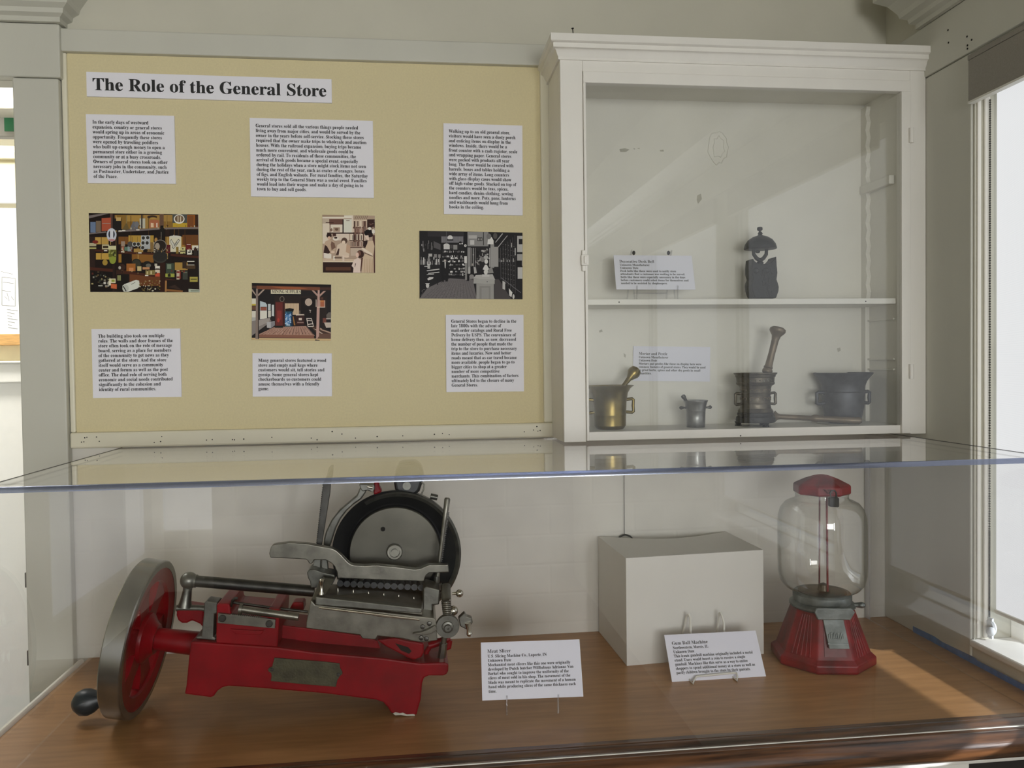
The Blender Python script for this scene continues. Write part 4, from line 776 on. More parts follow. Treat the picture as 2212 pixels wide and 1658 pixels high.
pl4 = label_card('white label card headed Mortar and Pestle on the cabinet back', [(1367.5, 747.5), (1534, 749), (1534, 824), (1368, 822)], -.0145, -.0145, 'Mortar and Pestle', C4.px(332, 398), C4.px(1012, 398),
 'Unknown Manufacturer|Unknown Date|Mortars and pestles like those on display here were|common features of general stores. They would be used|to grind herbs, spices and other dry goods in small|quantities.'.split('|'), C4.px(330, 478), C4.px(330, 862), C4.px(1920, 710))
# easels
def easel_leg(mb, pl, px, ztop_px, zfloor, r, back):
    """front hook up over the card's lower edge, foot, then strut behind"""
    f = pl.px(px, ztop_px, .004); u = pl.v
    foot = Vector((f.x, f.y-.008, zfloor+r))
    low = pl.px(px, ztop_px, .004)-u*.02
    mb.tube([f, f.lerp(low, .6), foot+Vector((0, 0, .008)), foot], r, 8)
    top = pl.c+pl.u*((f-pl.c).dot(pl.u))+pl.v*(pl.h*back)-pl.n*.006
    mb.tube([foot, pl.c+pl.u*((f-pl.c).dot(pl.u))-pl.v*(pl.h*.4)-pl.n*.006, top, Vector((top.x, top.y+.035, zfloor+r))], r, 8)
g = thing('card_easel', 'clear plastic easel holding the Meat Slicer card', 'easel', atz(1150, 1544, ZC))
for x in (1095, 1206):
    n = MB(); a = pl1.px(x, 1502 if x < 1150 else 1499, .003); f = atz(x, 1546 if x < 1150 else 1542, ZC)
    n.tube([a, a.lerp(f, .5), f+Vector((0, 0, .002))], .0017, 8)
    c0 = pl1.c+pl1.u*((a-pl1.c).dot(pl1.u)); n.tube([f+Vector((0, 0, .002)), c0-pl1.v*pl1.h*.52-pl1.n*.004, c0+pl1.v*pl1.h*.3-pl1.n*.004, Vector((c0.x, c0.y+.06, ZC+.002))], .0017, 8)
    n.build('leg', 'acrylic_small', g, smooth=50)
g = thing('wire_easel', 'white wire easel holding the Gum Ball Machine card', 'easel', atz(1540, 1472, ZC))
for x0, xt, yt, x1 in ((1475, 1487, 1326, 1492), (1548, 1556, 1322, 1564)):
    yb_ = -.236; P = [at(x0, 1368, yb_+.012), at((x0+xt)/2+1, 1338, yb_+.009), at(xt-2, yt+3, yb_+.005), at(xt+1, yt, yb_), at(xt+4, yt+8, yb_-.004), at(x1, 1345, yb_-.006), at(x1, 1366, yb_-.010)]
    q = pl2.c+pl2.u*((P[-1]-pl2.c).dot(pl2.u))-pl2.v*(pl2.h*.5)-pl2.n*.005
    P0 = Vector((P[0].x-.008, P[0].y+.001, ZC+.0026))
    MB().tube([P0]+P+[q, Vector((q.x, q.y, ZC+.0022))], .0024, 10).build('back_loop', 'wire_white', g, smooth=60)
a, b = pl2.px(1500, 1464, .003), pl2.px(1593, 1455, .003)
fa, fb = atz(1497, 1476, ZC+.002), atz(1592, 1470, ZC+.002)
MB().tube([fa+Vector((0, .03, 0)), fa, fa.lerp(a, .6), a+Vector((.004, 0, .003)), a.lerp(b, .12)+Vector((0, 0, .003)), b.lerp(a, .1)+Vector((0, 0, .003)), b+Vector((-.002, 0, .002)), fb.lerp(b, .6), fb, fb+Vector((0, .03, 0))], .0021, 10).build('front_lip', 'wire_white', g, smooth=60)
g = thing('card_easel', 'clear plastic easel holding the Decorative Desk Bell card', 'easel', at(1400, 640, -.1))
for xf, yt, xb, ytop in ((1376, 617, 1363, 540), (1464, 617, 1449, 541)):
    a = pl3.px(xf, yt, .003); f = Vector((at(xf-1, 640, -.11).x, -.112, zsh+.002)); tp = at(xb+2, ytop, -.07)
    MB().tube([a, f.lerp(a, .4), f, Vector((f.x, -.095, zsh+.002)), at(xb, 552, -.073), tp, Vector((tp.x, -.055, tp.z-.01)), Vector((tp.x-.004, -.04, zsh+.002))], .0019, 8).build('leg', 'acrylic_small', g, smooth=50)
a, b = at(1368, 633, -.05), at(1440, 633, -.05)
MB().tube([a, b], .0015, 8).build('cross_bar', 'acrylic_small', g)
for x in (1369, 1444):
    MB().ball(at(x, 546, -.062), .0044, 14, (.8, 1, 1.15)).build('end_cap', 'iron_black', g, smooth=60)
# ---------------------------------------------------------------- cabinet exhibits
def lathe_px(mb, v, cx, prof, Y, seg=48, zfix=None):
    """prof: (crop y, crop radius) from bottom to top"""
    c = v.p(cx, prof[0][0], Y); k = mpp(c)/v.k; z0 = c.z if zfix is None else zfix
    mb.lathe([(r*k, (prof[0][0]-y)*k) for y, r in prof], (c.x, Y, z0), (0, 0, 1), seg)
    return Vector((c.x, Y, z0)), k
YM = -.092
def loop_handle(mb, c, k, x0, z0, w_, h_, r):          # squared loop sticking out from x0 (signed)
    s = 1 if w_ > 0 else -1
    pts = [(x0, z0+h_*.45), (x0+w_*.8, z0+h_*.5), (x0+w_, z0+h_*.42), (x0+w_*.95, z0), (x0+w_, z0-h_*.42), (x0+w_*.8, z0-h_*.5), (x0, z0-h_*.45)]
    mb.tube([(c.x+x*k, c.y, c.z+z*k) for x, z in pts], r*k, 8)
# brass mortar
g = thing('mortar', 'polished brass mortar with pestle, leftmost on the lower shelf', 'mortar', (Z5.p(212, 893, YM).x, YM, ZB2), 'mortars on the cabinet shelf')
n = MB(); c, k = lathe_px(n, Z5, 212, [(893, 0), (893, 84), (888, 92), (868, 106), (800, 107), (796, 108), (792, 107), (700, 112), (650, 121), (620, 138), (604, 158), (600, 163), (599, 158), (610, 132), (650, 112), (800, 98), (860, 80), (862, 0)], YM, 48, ZB2)
n.build('bowl', 'brass', g, smooth=30)
for s in (1, -1):
    n = MB(); loop_handle(n, c, k, s*108, 893-738, s*54, 92, 11); n.build('handle', 'brass', g, smooth=50)
n = MB(); a, b = Z5.p(255, 660, YM), Z5.p(368, 517, YM+.02); d = (b-a); L = d.length
n.lathe([(0, 0), (13*k, 0), (15*k, L*.5), (18*k, L*.74), (28*k, L*.84), (42*k, L*.97), (44*k, L*1.05), (38*k, L*1.16), (20*k, L*1.22), (0, L*1.235)], a, d, 24); n.build('pestle', 'brass', g, smooth=40)
# small pewter mortar
g = thing('mortar', 'smallest mortar, grey pewter with ball handles and tiny pestle', 'mortar', (Z5.p(788, 884, YM).x, YM, ZB2), 'mortars on the cabinet shelf')
n = MB(); c, k = lathe_px(n, Z5, 788, [(884, 0), (884, 60), (880, 62), (820, 63), (778, 65), (776, 66), (774, 65), (740, 70), (720, 76), (707, 82), (703, 82), (706, 74), (740, 62), (870, 54), (872, 0)], YM, 40, ZB2); n.build('bowl', 'pewter', g, smooth=30)
for s in (1, -1):
    n = MB(); n.tube([(c.x+s*66*k, c.y, c.z+131*k), (c.x+s*80*k, c.y, c.z+131*k), (c.x+s*92*k, c.y, c.z+131*k), (c.x+s*103*k, c.y, c.z+132*k), (c.x+s*112*k, c.y, c.z+132*k)], [7*k, 6*k, 10*k, 13*k, 6*k], 14); n.build('handle', 'steel_dark', g, smooth=50)
n = MB(); a, b = Z5.p(760, 760, YM), Z5.p(704, 672, YM); d = b-a; L = d.length; n.lathe([(0, 0), (8*k, 0), (9*k, L*.6), (12*k, L*.85), (16*k, L*.97), (13*k, L*1.08), (0, L*1.12)], a, d, 18); n.build('pestle', 'steel_dark', g, smooth=40)
# tall ornate bronze mortar
g = thing('mortar', 'ornate bronze mortar with tall pestle and ANNO lettering on black stand', 'mortar', (Z5.p(1190, 880, YM).x, YM, ZB2), 'mortars on the cabinet shelf')
n = MB(); c, k = lathe_px(n, Z5, 1190, [(790, 0), (790, 112), (782, 116), (770, 110), (762, 102), (740, 98), (728, 101), (722, 98), (668, 97), (660, 101), (654, 98), (630, 100), (612, 106), (602, 122), (592, 126), (586, 122), (556, 124), (550, 130), (540, 132), (530, 141), (524, 142), (526, 130), (560, 112), (640, 88), (775, 80), (776, 0)], YM, 56, ZB2+90*mpp(Z5.p(1190, 880, YM))/Z5.k)
n.build('bowl', 'bronze_dark', g, smooth=30)
for s in (1, -1):
    n = MB(); loop_handle(n, c, k, s*97, 790-698, s*44, 76, 10); n.build('handle', 'bronze_dark', g, smooth=50)
n = MB(); cc = Vector((c.x, YM, ZB2)); n.lathe([(0, 25*k), (126*k, 25*k), (130*k, 40*k), (126*k, 60*k), (116*k, 66*k), (120*k, 78*k), (118*k, 88*k), (0, 90*k)], cc, (0, 0, 1), 48)
for i in range(3):
    t = math.radians(-90+120*i+12); q = Vector((math.cos(t), math.sin(t), 0))*112*k; n.lathe([(0, 0), (24*k, 0), (18*k, 12*k), (26*k, 30*k), (0, 30*k)], cc+q, (0, 0, 1), 14)
n.build('stand', 'iron_black', g, smooth=35)
tx = MB()
for i, ch in enumerate('ANNO'):
    vs, fs, x0, x1 = text_mesh(ch); th = math.radians(-90+13.5*(i+.15)); cr = 126*k; sz = 30*k
    q = cc+Vector((math.cos(th)*cr, math.sin(th)*cr, (880-582)*k)); u = Vector((-math.sin(th), math.cos(th), 0)); put_text(tx, ch, q-u*sz*.3, u, Vector((0, 0, 1)), sz, .85)
for i in range(-4, 0):
    th = math.radians(-90+13.5*i+4); q = cc+Vector((math.cos(th)*126*k, math.sin(th)*126*k, (880-574)*k)); tx.ball(q, 5*k, 8)
tx.build('lettering', 'steel_worn', g)
rl = MB()
for ring in range(2):
    for i in range(14):
        th = 2*math.pi*i/14; zc = (880-(700 if ring == 0 else 640))*k; rr = 99*k
        pts = []
        for j in range(14):
            a_ = j/13*4.4; r_ = (20-j*1.2)*k; pts.append((r_*math.cos(a_)*(1 if i % 2 else -1), r_*math.sin(a_)*(1.0 if ring == 0 else .5)))
        rl.tube([cc+Vector((math.cos(th+x/rr)*rr, math.sin(th+x/rr)*rr, zc+z)) for x, z in pts], 2.6*k, 5)
rl.build('scroll_relief', 'pestle_brown', g, smooth=60)
n = MB(); a, b = Z5.p(1244, 600, YM), Z5.p(1336, 240, YM); d = b-a; L = d.length
n.lathe([(0, 0), (22*k, 0), (23*k, L*.22), (33*k, L*.25), (34*k, L*.29), (27*k, L*.325), (31*k, L*.34), (25*k, L*.38), (22*k, L*.6), (24*k, L*.85), (30*k, L*.93), (48*k, L*.99), (54*k, L*1.02), (52*k, L*1.06), (36*k, L*1.09), (0, L*1.10)], a, d, 28); n.build('pestle', 'pestle_brown', g, smooth=40)
# loose pestle
rr_ = 26*mpp(Z5.p(1500, 850, -.11))/Z5.k
g = thing('pestle', 'long brown pestle lying on the lower shelf between two dark mortars', 'pestle', Z5.p(1600, 850, -.13))
n = MB(); a = Z5.p(1322, 800, -.045); a.z = ZB2+rr_*1.9; b = Z5.p(1905, 850, -.128); b.z = ZB2+rr_; d = b-a; L = d.length; k2 = mpp(a)/Z5.k
n.lathe([(0, -L*.02), (30*k2, -L*.02), (40*k2, 0), (22*k2, L*.03), (17*k2, L*.06), (18*k2, L*.42), (24*k2, L*.45), (26*k2, L*.48), (20*k2, L*.52), (21*k2, L*.8), (24*k2, L*.97), (14*k2, L), (0, L*1.005)], a, d, 24); n.build('shaft', 'pestle_brown', g, smooth=40)
# dark grey mortar
YE = -.062
g = thing('mortar', 'dull dark grey mortar with flared rim, rightmost on the lower shelf', 'mortar', (Z5.p(1780, 868, YE).x, YE, ZB2), 'mortars on the cabinet shelf')
n = MB(); c, k = lathe_px(n, Z5, 1780, [(868, 0), (868, 92), (850, 108), (820, 120), (760, 130), (664, 135), (660, 138), (655, 135), (620, 138), (590, 148), (565, 165), (545, 184), (534, 190), (530, 186), (545, 165), (580, 138), (660, 122), (800, 105), (840, 60), (842, 0)], YE, 56, ZB2); n.build('bowl', 'lead_grey', g, smooth=30)
for s in (1, -1):
    n = MB(); loop_handle(n, c, k, s*130, 868-700, s*58, 78, 12); n.build('handle', 'lead_grey', g, smooth=50)
# desk bell
YD = -.080
g = thing('desk_bell', 'black cast iron desk bell with owl eared body on upper shelf', 'bell', (Z6.p(1235, 638, YD).x, YD, zsh))
o = Z6.poly([(1149, 374), (1160, 392), (1176, 405), (1196, 411), (1222, 412), (1252, 410), (1276, 398), (1294, 380), (1305, 360), (1308, 420), (1313, 470), (1307, 515), (1316, 540), (1322, 565), (1320, 592), (1312, 615), (1304, 638), (1166, 638), (1156, 615), (1146, 585), (1142, 550), (1146, 528), (1155, 508), (1145, 475), (1144, 430)], YD)
o = [(x, max(z, zsh) if z < zsh+.003 else z) for x, z in o]
MB().prism(o, YD-.020, YD+.022).build('body', 'iron_black', g, bevel=.0016, seg=2)
c = Z6.p(1222, 306, YD); k = mpp(c)/Z6.k
n = MB(); n.lathe([(0, 0), (96*k, 0), (107*k, 2*k), (107*k, 10*k), (100*k, 34*k), (80*k, 62*k), (50*k, 82*k), (18*k, 92*k), (12*k, 98*k), (17*k, 104*k), (12*k, 112*k), (9*k, 118*k), (0, 118*k)], c, (0, 0, 1), 40); n.build('gong', 'iron_black', g, smooth=35)
n = MB(); c2 = Z6.p(1219, 184, YD); n.lathe([(0, -14*k), (6*k, -14*k), (6*k, 0), (10*k, 2*k), (18*k, 8*k), (18*k, 22*k), (14*k, 27*k), (0, 27*k)], c2, (0, 0, 1), 20); n.build('plunger', 'iron_black', g, smooth=35)
n = MB()
for sx in (1, -1): n.tube([Z6.p(1220+sx*44, 308, YD), Z6.p(1220+sx*42, 340, YD), Z6.p(1220+sx*24, 366, YD), Z6.p(1220+sx*5, 378, YD)], [11*k, 12*k, 13*k, 14*k], 10)
n.lathe([(0, -6*k), (22*k, -6*k), (24*k, 4*k), (18*k, 10*k), (14*k, 20*k), (0, 20*k)], Z6.p(1220, 400, YD), (0, 0, 1), 20); n.ball(Z6.p(1205, 322, YD), 12*k, 12, (1.4, 1, .9)); n.build('yoke', 'iron_black', g, smooth=45)
rm = MB()
for i in range(26):
    x, y = random.uniform(1235, 1300), random.uniform(430, 610); q = Z6.p(x, y, YD-.0205); rm.tube([q, Z6.p(x+random.uniform(-8, 8), y+random.uniform(14, 34), YD-.0205)], .0012, 6)
for x, y in ((1193, 450), (1262, 450)): rm.lathe([(0, 0), (16*k, 0), (20*k, .001), (16*k, .002), (6*k, .001), (0, .001)], Z6.p(x, y, YD-.0195), (0, -1, 0), 18)
rm.build('relief', 'iron_black', g, smooth=50)
# ================================================================ PLINTH AND WIRE
pf0, pf1 = Vector((.4213, -.2231, ZC)), Vector((.7262, -.1995, ZC)); pz = at(1354, 1205, -.2231).z
bl = atz(1291, 1157, pz); br_ = atz(1560, 1143, pz); br_.y = min(br_.y, -.004); bl.y = min(bl.y, -.004)
g = thing('plinth', 'empty white display block with a curved back edge beside gumball machine', 'plinth', (.57, -.12, ZC))
top = [pf0.copy(), pf1.copy(), br_.copy()]
for i in range(1, 12):
    t = i/12; q = br_.lerp(bl, t); q.y -= .052*math.sin(math.pi*t); top.append(q)
top.append(bl.copy()); n = MB(); n.slab([(q.x, q.y, ZC) for q in top], (0, 0, pz-ZC)); n.build('block', 'plinth_paint', g, bevel=.0008)
g = thing('hanging_wire', 'thin dark wire hanging down the wall behind the white block', 'wire', at(1348, 1085, -.006))
a, b = at(1348, 1000, -.005), at(1349, 1157, -.005)
MB().tube([a, b], .0006, 6).build('wire', 'lead_grey', g)
n = MB(); n.tube([b+Vector((x*.001, -.002+abs(x)*-.0001, z*.001)) for x, z in ((-16, -6), (-12, -1), (-5, 2), (0, 3), (6, 2), (13, -1), (18, -6), (12, -9), (0, -10), (-12, -9))], .0022, 8, closed=True); n.build('coil', 'iron_black', g, smooth=60)
# ================================================================ GUMBALL MACHINE
G = View(1620, 980, 3.315); GC = Vector((.836, -.240, ZC)); kk = mpp(GC)/G.k
g = thing('gumball_machine', 'red gumball machine with empty glass globe and eight sided base', 'gumball machine', GC)
d0 = Vector((.0783, -.0143, 0)).normalized(); phi0 = math.atan2(d0.y, d0.x)
def octo(r, z, rot=0.): return [Vector((GC.x+r/math.cos(math.pi/8)*math.cos(phi0+math.pi/8+i*math.pi/4), GC.y+r/math.cos(math.pi/8)*math.sin(phi0+math.pi/8+i*math.pi/4), z)) for i in range(8)]
zt_b = at(1775, 1304, GC.y).z
R0, R1 = .0965, .0555
lev = [(R0-.004, ZC), (R0, ZC+.003), (R0, ZC+.018), (R0-.004, ZC+.021), (R0-.010, ZC+.026), (R1+.004, zt_b-.006), (R1, zt_b)]
n = MB(); rings = [n.verts(octo(r, z)) for r, z in lev]
for A, B in zip(rings, rings[1:]):
    for i in range(8): n.face((A+i, A+(i+1) % 8, B+(i+1) % 8, B+i))
n.face([rings[0]+i for i in reversed(range(8))]); n.face([rings[-1]+i for i in range(8)])
n.build('base', 'red_old', g, bevel=.0025)
# ribs on the facets right and left of the chute
nv = Vector((math.sin(phi0), -math.cos(phi0), 0))                # front facet's outward direction
def facet(ang, u, t):                                           # point on a sloping facet: u across (-1..1), t up (0..1)
    dirv = Vector((nv.x*math.cos(ang)-nv.y*math.sin(ang), nv.x*math.sin(ang)+nv.y*math.cos(ang), 0)); tan = Vector((-dirv.y, dirv.x, 0))
    r = (R0-.010)*(1-t)+(R1+.004)*t; return Vector((GC.x, GC.y, ZC+.026+(zt_b-.006-ZC-.026)*t))+dirv*(r+.0004)+tan*(r*math.tan(math.pi/8)*u)
for ang in (math.pi/4, -math.pi/4):
    for u in (-.55, -.28, 0, .28, .55): MB().tube([facet(ang, u, .02), facet(ang, u*.9, .45), facet(ang, u*.7, .96)], .0013, 8).build('rib', 'red_old', g, smooth=60)
# chute opening with hood, coin plate
n = MB(); a0, a1, b1, b0 = facet(0, -.62, .08), facet(0, .62, .08), facet(0, .66, .78), facet(0, -.66, .78)
n.slab([a0+nv*.0008, a1+nv*.0008, b1+nv*.0008, b0+nv*.0008], nv*-.002); n.build('chute', 'rod_red', g)
n = MB(); q = [facet(0, -.78, 1.0)+nv*.004, facet(0, .86, 1.0)+nv*.004, facet(0, .80, .30)+nv*.011, facet(0, -.42, .30)+nv*.011]; n.slab(q, nv*-.005); n.build('coin_plate', 'zinc', g, bevel=.001)
n = MB()
for i in range(9): x = -.42+.12*i; n.slab([facet(0, x, .52)+nv*.0098, facet(0, x+.07, .52)+nv*.0098, facet(0, x+.07, .62+.03*(i % 2))+nv*.0088, facet(0, x, .62+.03*(i % 2))+nv*.0088], nv*.0012)
n.slab([facet(0, -.50, .40)+nv*.0102, facet(0, .78, .40)+nv*.0102, facet(0, .78, .42)+nv*.0102, facet(0, -.50, .42)+nv*.0102], nv*.001)
n.build('coin_plate_relief', 'zinc', g)
n = MB(); zc0 = zt_b; n.lathe([(0, -.004), (R1+.006, -.004), (R1+.010, 0), (R1+.010, .004), (R1+.006, .007), (R1+.002, .009), (R1+.003, .014), (R1+.003, .024), (R1, .027), (R1-.006, .027), (0, .024)], (GC.x, GC.y, zc0), (0, 0, 1), 56)
n.build('collar', 'zinc', g, smooth=35)
n = MB(); fr = GC+nv*(R1+.008); fr.z = zc0; u_ = Vector((-nv.y, nv.x, 0))
n.slab([fr-u_*.030+Vector((0, 0, -.012)), fr+u_*.034+Vector((0, 0, -.012)), fr+u_*.044+Vector((0, 0, .004)), fr+u_*.036+Vector((0, 0, .012)), fr-u_*.032+Vector((0, 0, .012)), fr-u_*.036+Vector((0, 0, .002))], nv*.007-nv*.0); n.build('coin_mechanism', 'zinc', g, bevel=.002)
n = MB(); h0 = G.p(735, 1080, GC.y-.03); h1 = G.p(800, 1082, GC.y-.04); n.tube([h0-Vector((.015, 0, 0)), h0, h1], [.004, .004, .0065], 12); n.ball(h1, .0068, 14, (1.2, 1, .9)); n.build('handle', 'zinc', g, smooth=50)
zg = zc0+.023; rg = 303*kk; hg = (1003-290)*kk
n = MB(); n.lathe([(.040, .0), (.052, .001), (.060, .006), (rg*.84, .014), (rg*.95, .026), (rg*.995, .045), (rg, .07), (rg, hg-.060), (rg*.985, hg-.045), (rg*.93, hg-.030), (rg*.82, hg-.018), (rg*.68, hg-.012), (.0535, hg-.009), (.0525, hg-.004), (.0535, hg+.002), (.0505, hg+.006)], (GC.x, GC.y, zg), (0, 0, 1), 72); n.build('globe', 'globe_glass', g, smooth=60)
n = MB(); zl = zg+hg+.001; ro = .0535
lr = [(ro*.99, zl), (ro*1.07, zl+.002), (ro*1.07, zl+.018), (ro*.98, zl+.0215), (ro*.62, zl+.031), (ro*.30, zl+.037), (ro*.12, zl+.039)]
rings = [n.verts([Vector((GC.x+r*math.cos(phi0+math.pi/8+i*math.pi/4), GC.y+r*math.sin(phi0+math.pi/8+i*math.pi/4), z)) for i in range(8)]) for r, z in lr]
for A, B in zip(rings, rings[1:]):
    for i in range(8): n.face((A+i, A+(i+1) % 8, B+(i+1) % 8, B+i))
n.face([rings[0]+i for i in reversed(range(8))]); n.face([rings[-1]+i for i in range(8)]); n.build('lid', 'red_old', g, bevel=.0025)
n = MB(); n.lathe([(0, .002), (.050, .002), (.048, .005), (.02, .008), (0, .009)], (GC.x, GC.y, zg), (0, 0, 1), 40); n.lathe([(0, .008), (.012, .008), (.010, .020), (0, .024)], (GC.x, GC.y-.006, zg), (0, 0, 1), 20); n.build('dispensing_wheel', 'bronze_dark', g, smooth=40)
MB().tube([G.p(497, 945, GC.y+.010), G.p(499, 262, GC.y+.010)], .0018, 10).build('rod', 'rod_red', g, smooth=60)
MB().tube([G.p(556, 985, GC.y-.040), G.p(549, 262, GC.y-.040)], .0021, 10).build('rod', 'red_old', g, smooth=60)
n = MB(); YL = GC.y-.066; o = G.poly([(565, 312), (620, 306), (634, 316), (634, 376), (626, 381), (572, 378), (566, 370)], YL); n.prism(o, YL-.004, YL+.005); pk = n.build('padlock', 'padlock', g, bevel=.0015)
MB().tube([G.p(578, 312, YL), G.p(575, 278, YL), G.p(588, 262, YL), G.p(606, 262, YL), G.p(618, 278, YL), G.p(618, 310, YL)], .0016, 8).build('shackle', 'steel_dark', pk, smooth=60)
n = MB(); n.slab([G.p(535, 255, YL+.003), G.p(560, 262, YL+.003), G.p(590, 258, YL+.003), G.p(600, 285, YL+.003), G.p(570, 290, YL+.003)], (0, .008, 0)); n.build('hasp', 'rod_red', g, bevel=.001)
# ================================================================ MEAT SLICER
A1 = View(140, 1150, 3.684); A2 = View(560, 980, 3.948); A3 = View(360, 1200, 3.16)
YF, YK = -.400, -.262
g = thing('meat_slicer', 'large red and grey antique meat slicer with flywheel, tilted on the counter', 'meat slicer', (-.25, -.35, ZC))
o = A3.poly([(165, 585), (420, 603), (760, 625), (1000, 658), (1480, 700), (1730, 735), (1900, 730), (1925, 742), (1922, 790), (1910, 812), (1885, 820), (1790, 820), (1757, 833), (1745, 870), (1735, 980), (1705, 1100), (1532, 1086), (1512, 1040), (1480, 1003), (1430, 985), (1085, 942), (640, 905), (420, 890), (380, 900), (345, 925), (320, 960), (300, 968), (120, 945), (132, 890), (150, 700)], YF)
zmin = min(z for x, z in o); o = [(x, z+(ZC+.0004-zmin if z < ZC+.006 else 0)) for x, z in o]
MB().prism(o, YF, YK).build('base', 'red_enamel', g, bevel=.003)
MB().prism(A3.poly([(1545, 1076), (1562, 1066), (1590, 1074), (1612, 1070), (1640, 1082), (1682, 1078), (1696, 1084), (1692, 1092), (1640, 1092), (1600, 1086), (1560, 1088)], YF-.0004), YF-.0004, YF+.0004).build('worn_paint', 'chip_grey', g)
npl = A3.poly([(735, 697), (1060, 722), (1180, 735), (1184, 768), (1198, 790), (1200, 806), (1182, 822), (1165, 850), (1155, 895), (930, 876), (710, 855), (716, 822), (712, 800), (696, 790), (690, 778), (700, 765), (720, 757), (725, 735)], YF-.003)
pt = MB().prism(npl, YF-.003, YF-.0002).build('nameplate', 'olive_plate', g, bevel=.0006)
for x, y in ((718, 776), (1173, 811)): q = A3.p(x, y, YF-.003); MB().lathe([(0, 0), (.0034, 0), (.003, .0016), (0, .002)], q, (0, -1, 0), 14).build('screw', 'steel_dark', pt, smooth=40)
# red bearing block, scale plate
MB().prism(A3.poly([(340, 328), (428, 328), (438, 395), (690, 415), (690, 364), (772, 368), (757, 628), (335, 600)], YF+.004), YF+.004, YK-.02).build('bearing_block', 'red_enamel', g, bevel=.003)
MB().prism(A3.poly([(430, 500), (640, 512), (672, 505), (640, 540), (470, 535)], YF+.001), YF+.001, YF+.004).build('boss', 'red_enamel', g, bevel=.001)
t_ = [(350, 392)]+teeth((430, 402), (640, 424), 15, 7)+[(742, 436), (738, 496), (346, 458)]
sp = MB().prism(A3.poly(t_, YF-.003), YF-.003, YF+.004).build('scale_plate', 'steel_worn', g, bevel=.0004)
for x, y in ((381, 425), (701, 461)):
    q = A3.p(x, y, YF-.003); n = MB(); n.lathe([(0, 0), (.0062, 0), (.0062, .0022), (.005, .003), (0, .003)], q, (0, -1, 0), 18); s_ = n.build('screw', 'steel_dark', sp)
# slide shaft with ring, levers
n = MB(); n.tube([A3.p(500, 362, YF+.004), A3.p(900, 418, YF+.004)], A3.m(24), 16); n.tube([A3.p(495, 362, YF+.004), A3.p(516, 365, YF+.004)], A3.m(36), 16); n.build('slide_shaft', 'steel_worn', g, smooth=40)
MB().tube([A3.p(455, 318, YF+.02), A3.p(700, 352, YF+.02), A3.p(965, 382, YF+.02)], A3.m(9), 10).build('thin_rod', 'steel_dark', g, smooth=50)
MB().tube([A3.p(440, 345, YF+.01), A3.p(450, 305, YF+.005), A3.p(468, 290, YF+.005), A3.p(485, 290, YF+.005)], [A3.m(8), A3.m(9), A3.m(10), A3.m(11)], 10).build('catch_lever', 'steel_dark', g, smooth=50)
MB().prism(A3.poly([(835, 370), (862, 318), (935, 316), (937, 375)], YF+.05), YF+.05, YF+.08).build('red_lug', 'red_enamel', g, bevel=.003)
# axle tube, red arm, grey post
WC = Vector((-.483, -.320, 1.064)); WR = .1385; ta, tt = math.radians(-1.5), math.radians(-9.3)
AX = Vector((math.cos(ta)*math.cos(tt), math.sin(ta)*math.cos(tt), math.sin(tt)))
ax_end = WC+AX*.115
MB().tube([WC-AX*.02, ax_end, ax_end+AX*.05], [.019, .022, .024], 28).build('axle_housing', 'red_enamel', g, smooth=40)
MB().prism(A1.poly([(890, 600), (960, 590), (1110, 610), (1105, 770), (1075, 730), (1010, 700), (970, 722), (930, 722), (900, 700), (885, 660)], YF+.05), YF+.05, YF+.09).build('slide_arm', 'red_enamel', g, bevel=.004)
MB().tube([A1.p(890, 600, YF+.055), A1.p(1060, 600, YF+.055), A1.p(1230, 615, YF+.055)], A1.m(25), 16).build('arm_pin', 'grey_cast', g, smooth=40)
MB().prism(A1.poly([(1108, 558), (1130, 545), (1215, 556), (1212, 640), (1188, 650), (1180, 830), (1200, 835), (1198, 860), (1040, 845), (1045, 828), (1085, 825), (1105, 640)], YF+.012), YF+.012, YF+.045).build('grey_bracket', 'grey_cast', g, bevel=.004)
bj = A1.p(988, 380, YF+.055)
n = MB(); n.ball(bj, A1.m(66), 24); n.tube([bj, A1.p(975, 460, YF+.055), A1.p(962, 540, YF+.055), A1.p(955, 590, YF+.055)], [A1.m(38), A1.m(34), A1.m(42), A1.m(54)], 16); n.build('ball_arm', 'grey_cast', g, smooth=45)
te = A2.p(470, 1170, YF+.055)
MB().tube([bj, te], A1.m(44), 24).build('guide_tube', 'steel_dark', g, smooth=40)
MB().tube([bj, bj.lerp(te, .06)], A1.m(50), 24).build('tube_collar', 'grey_cast', g, smooth=40)
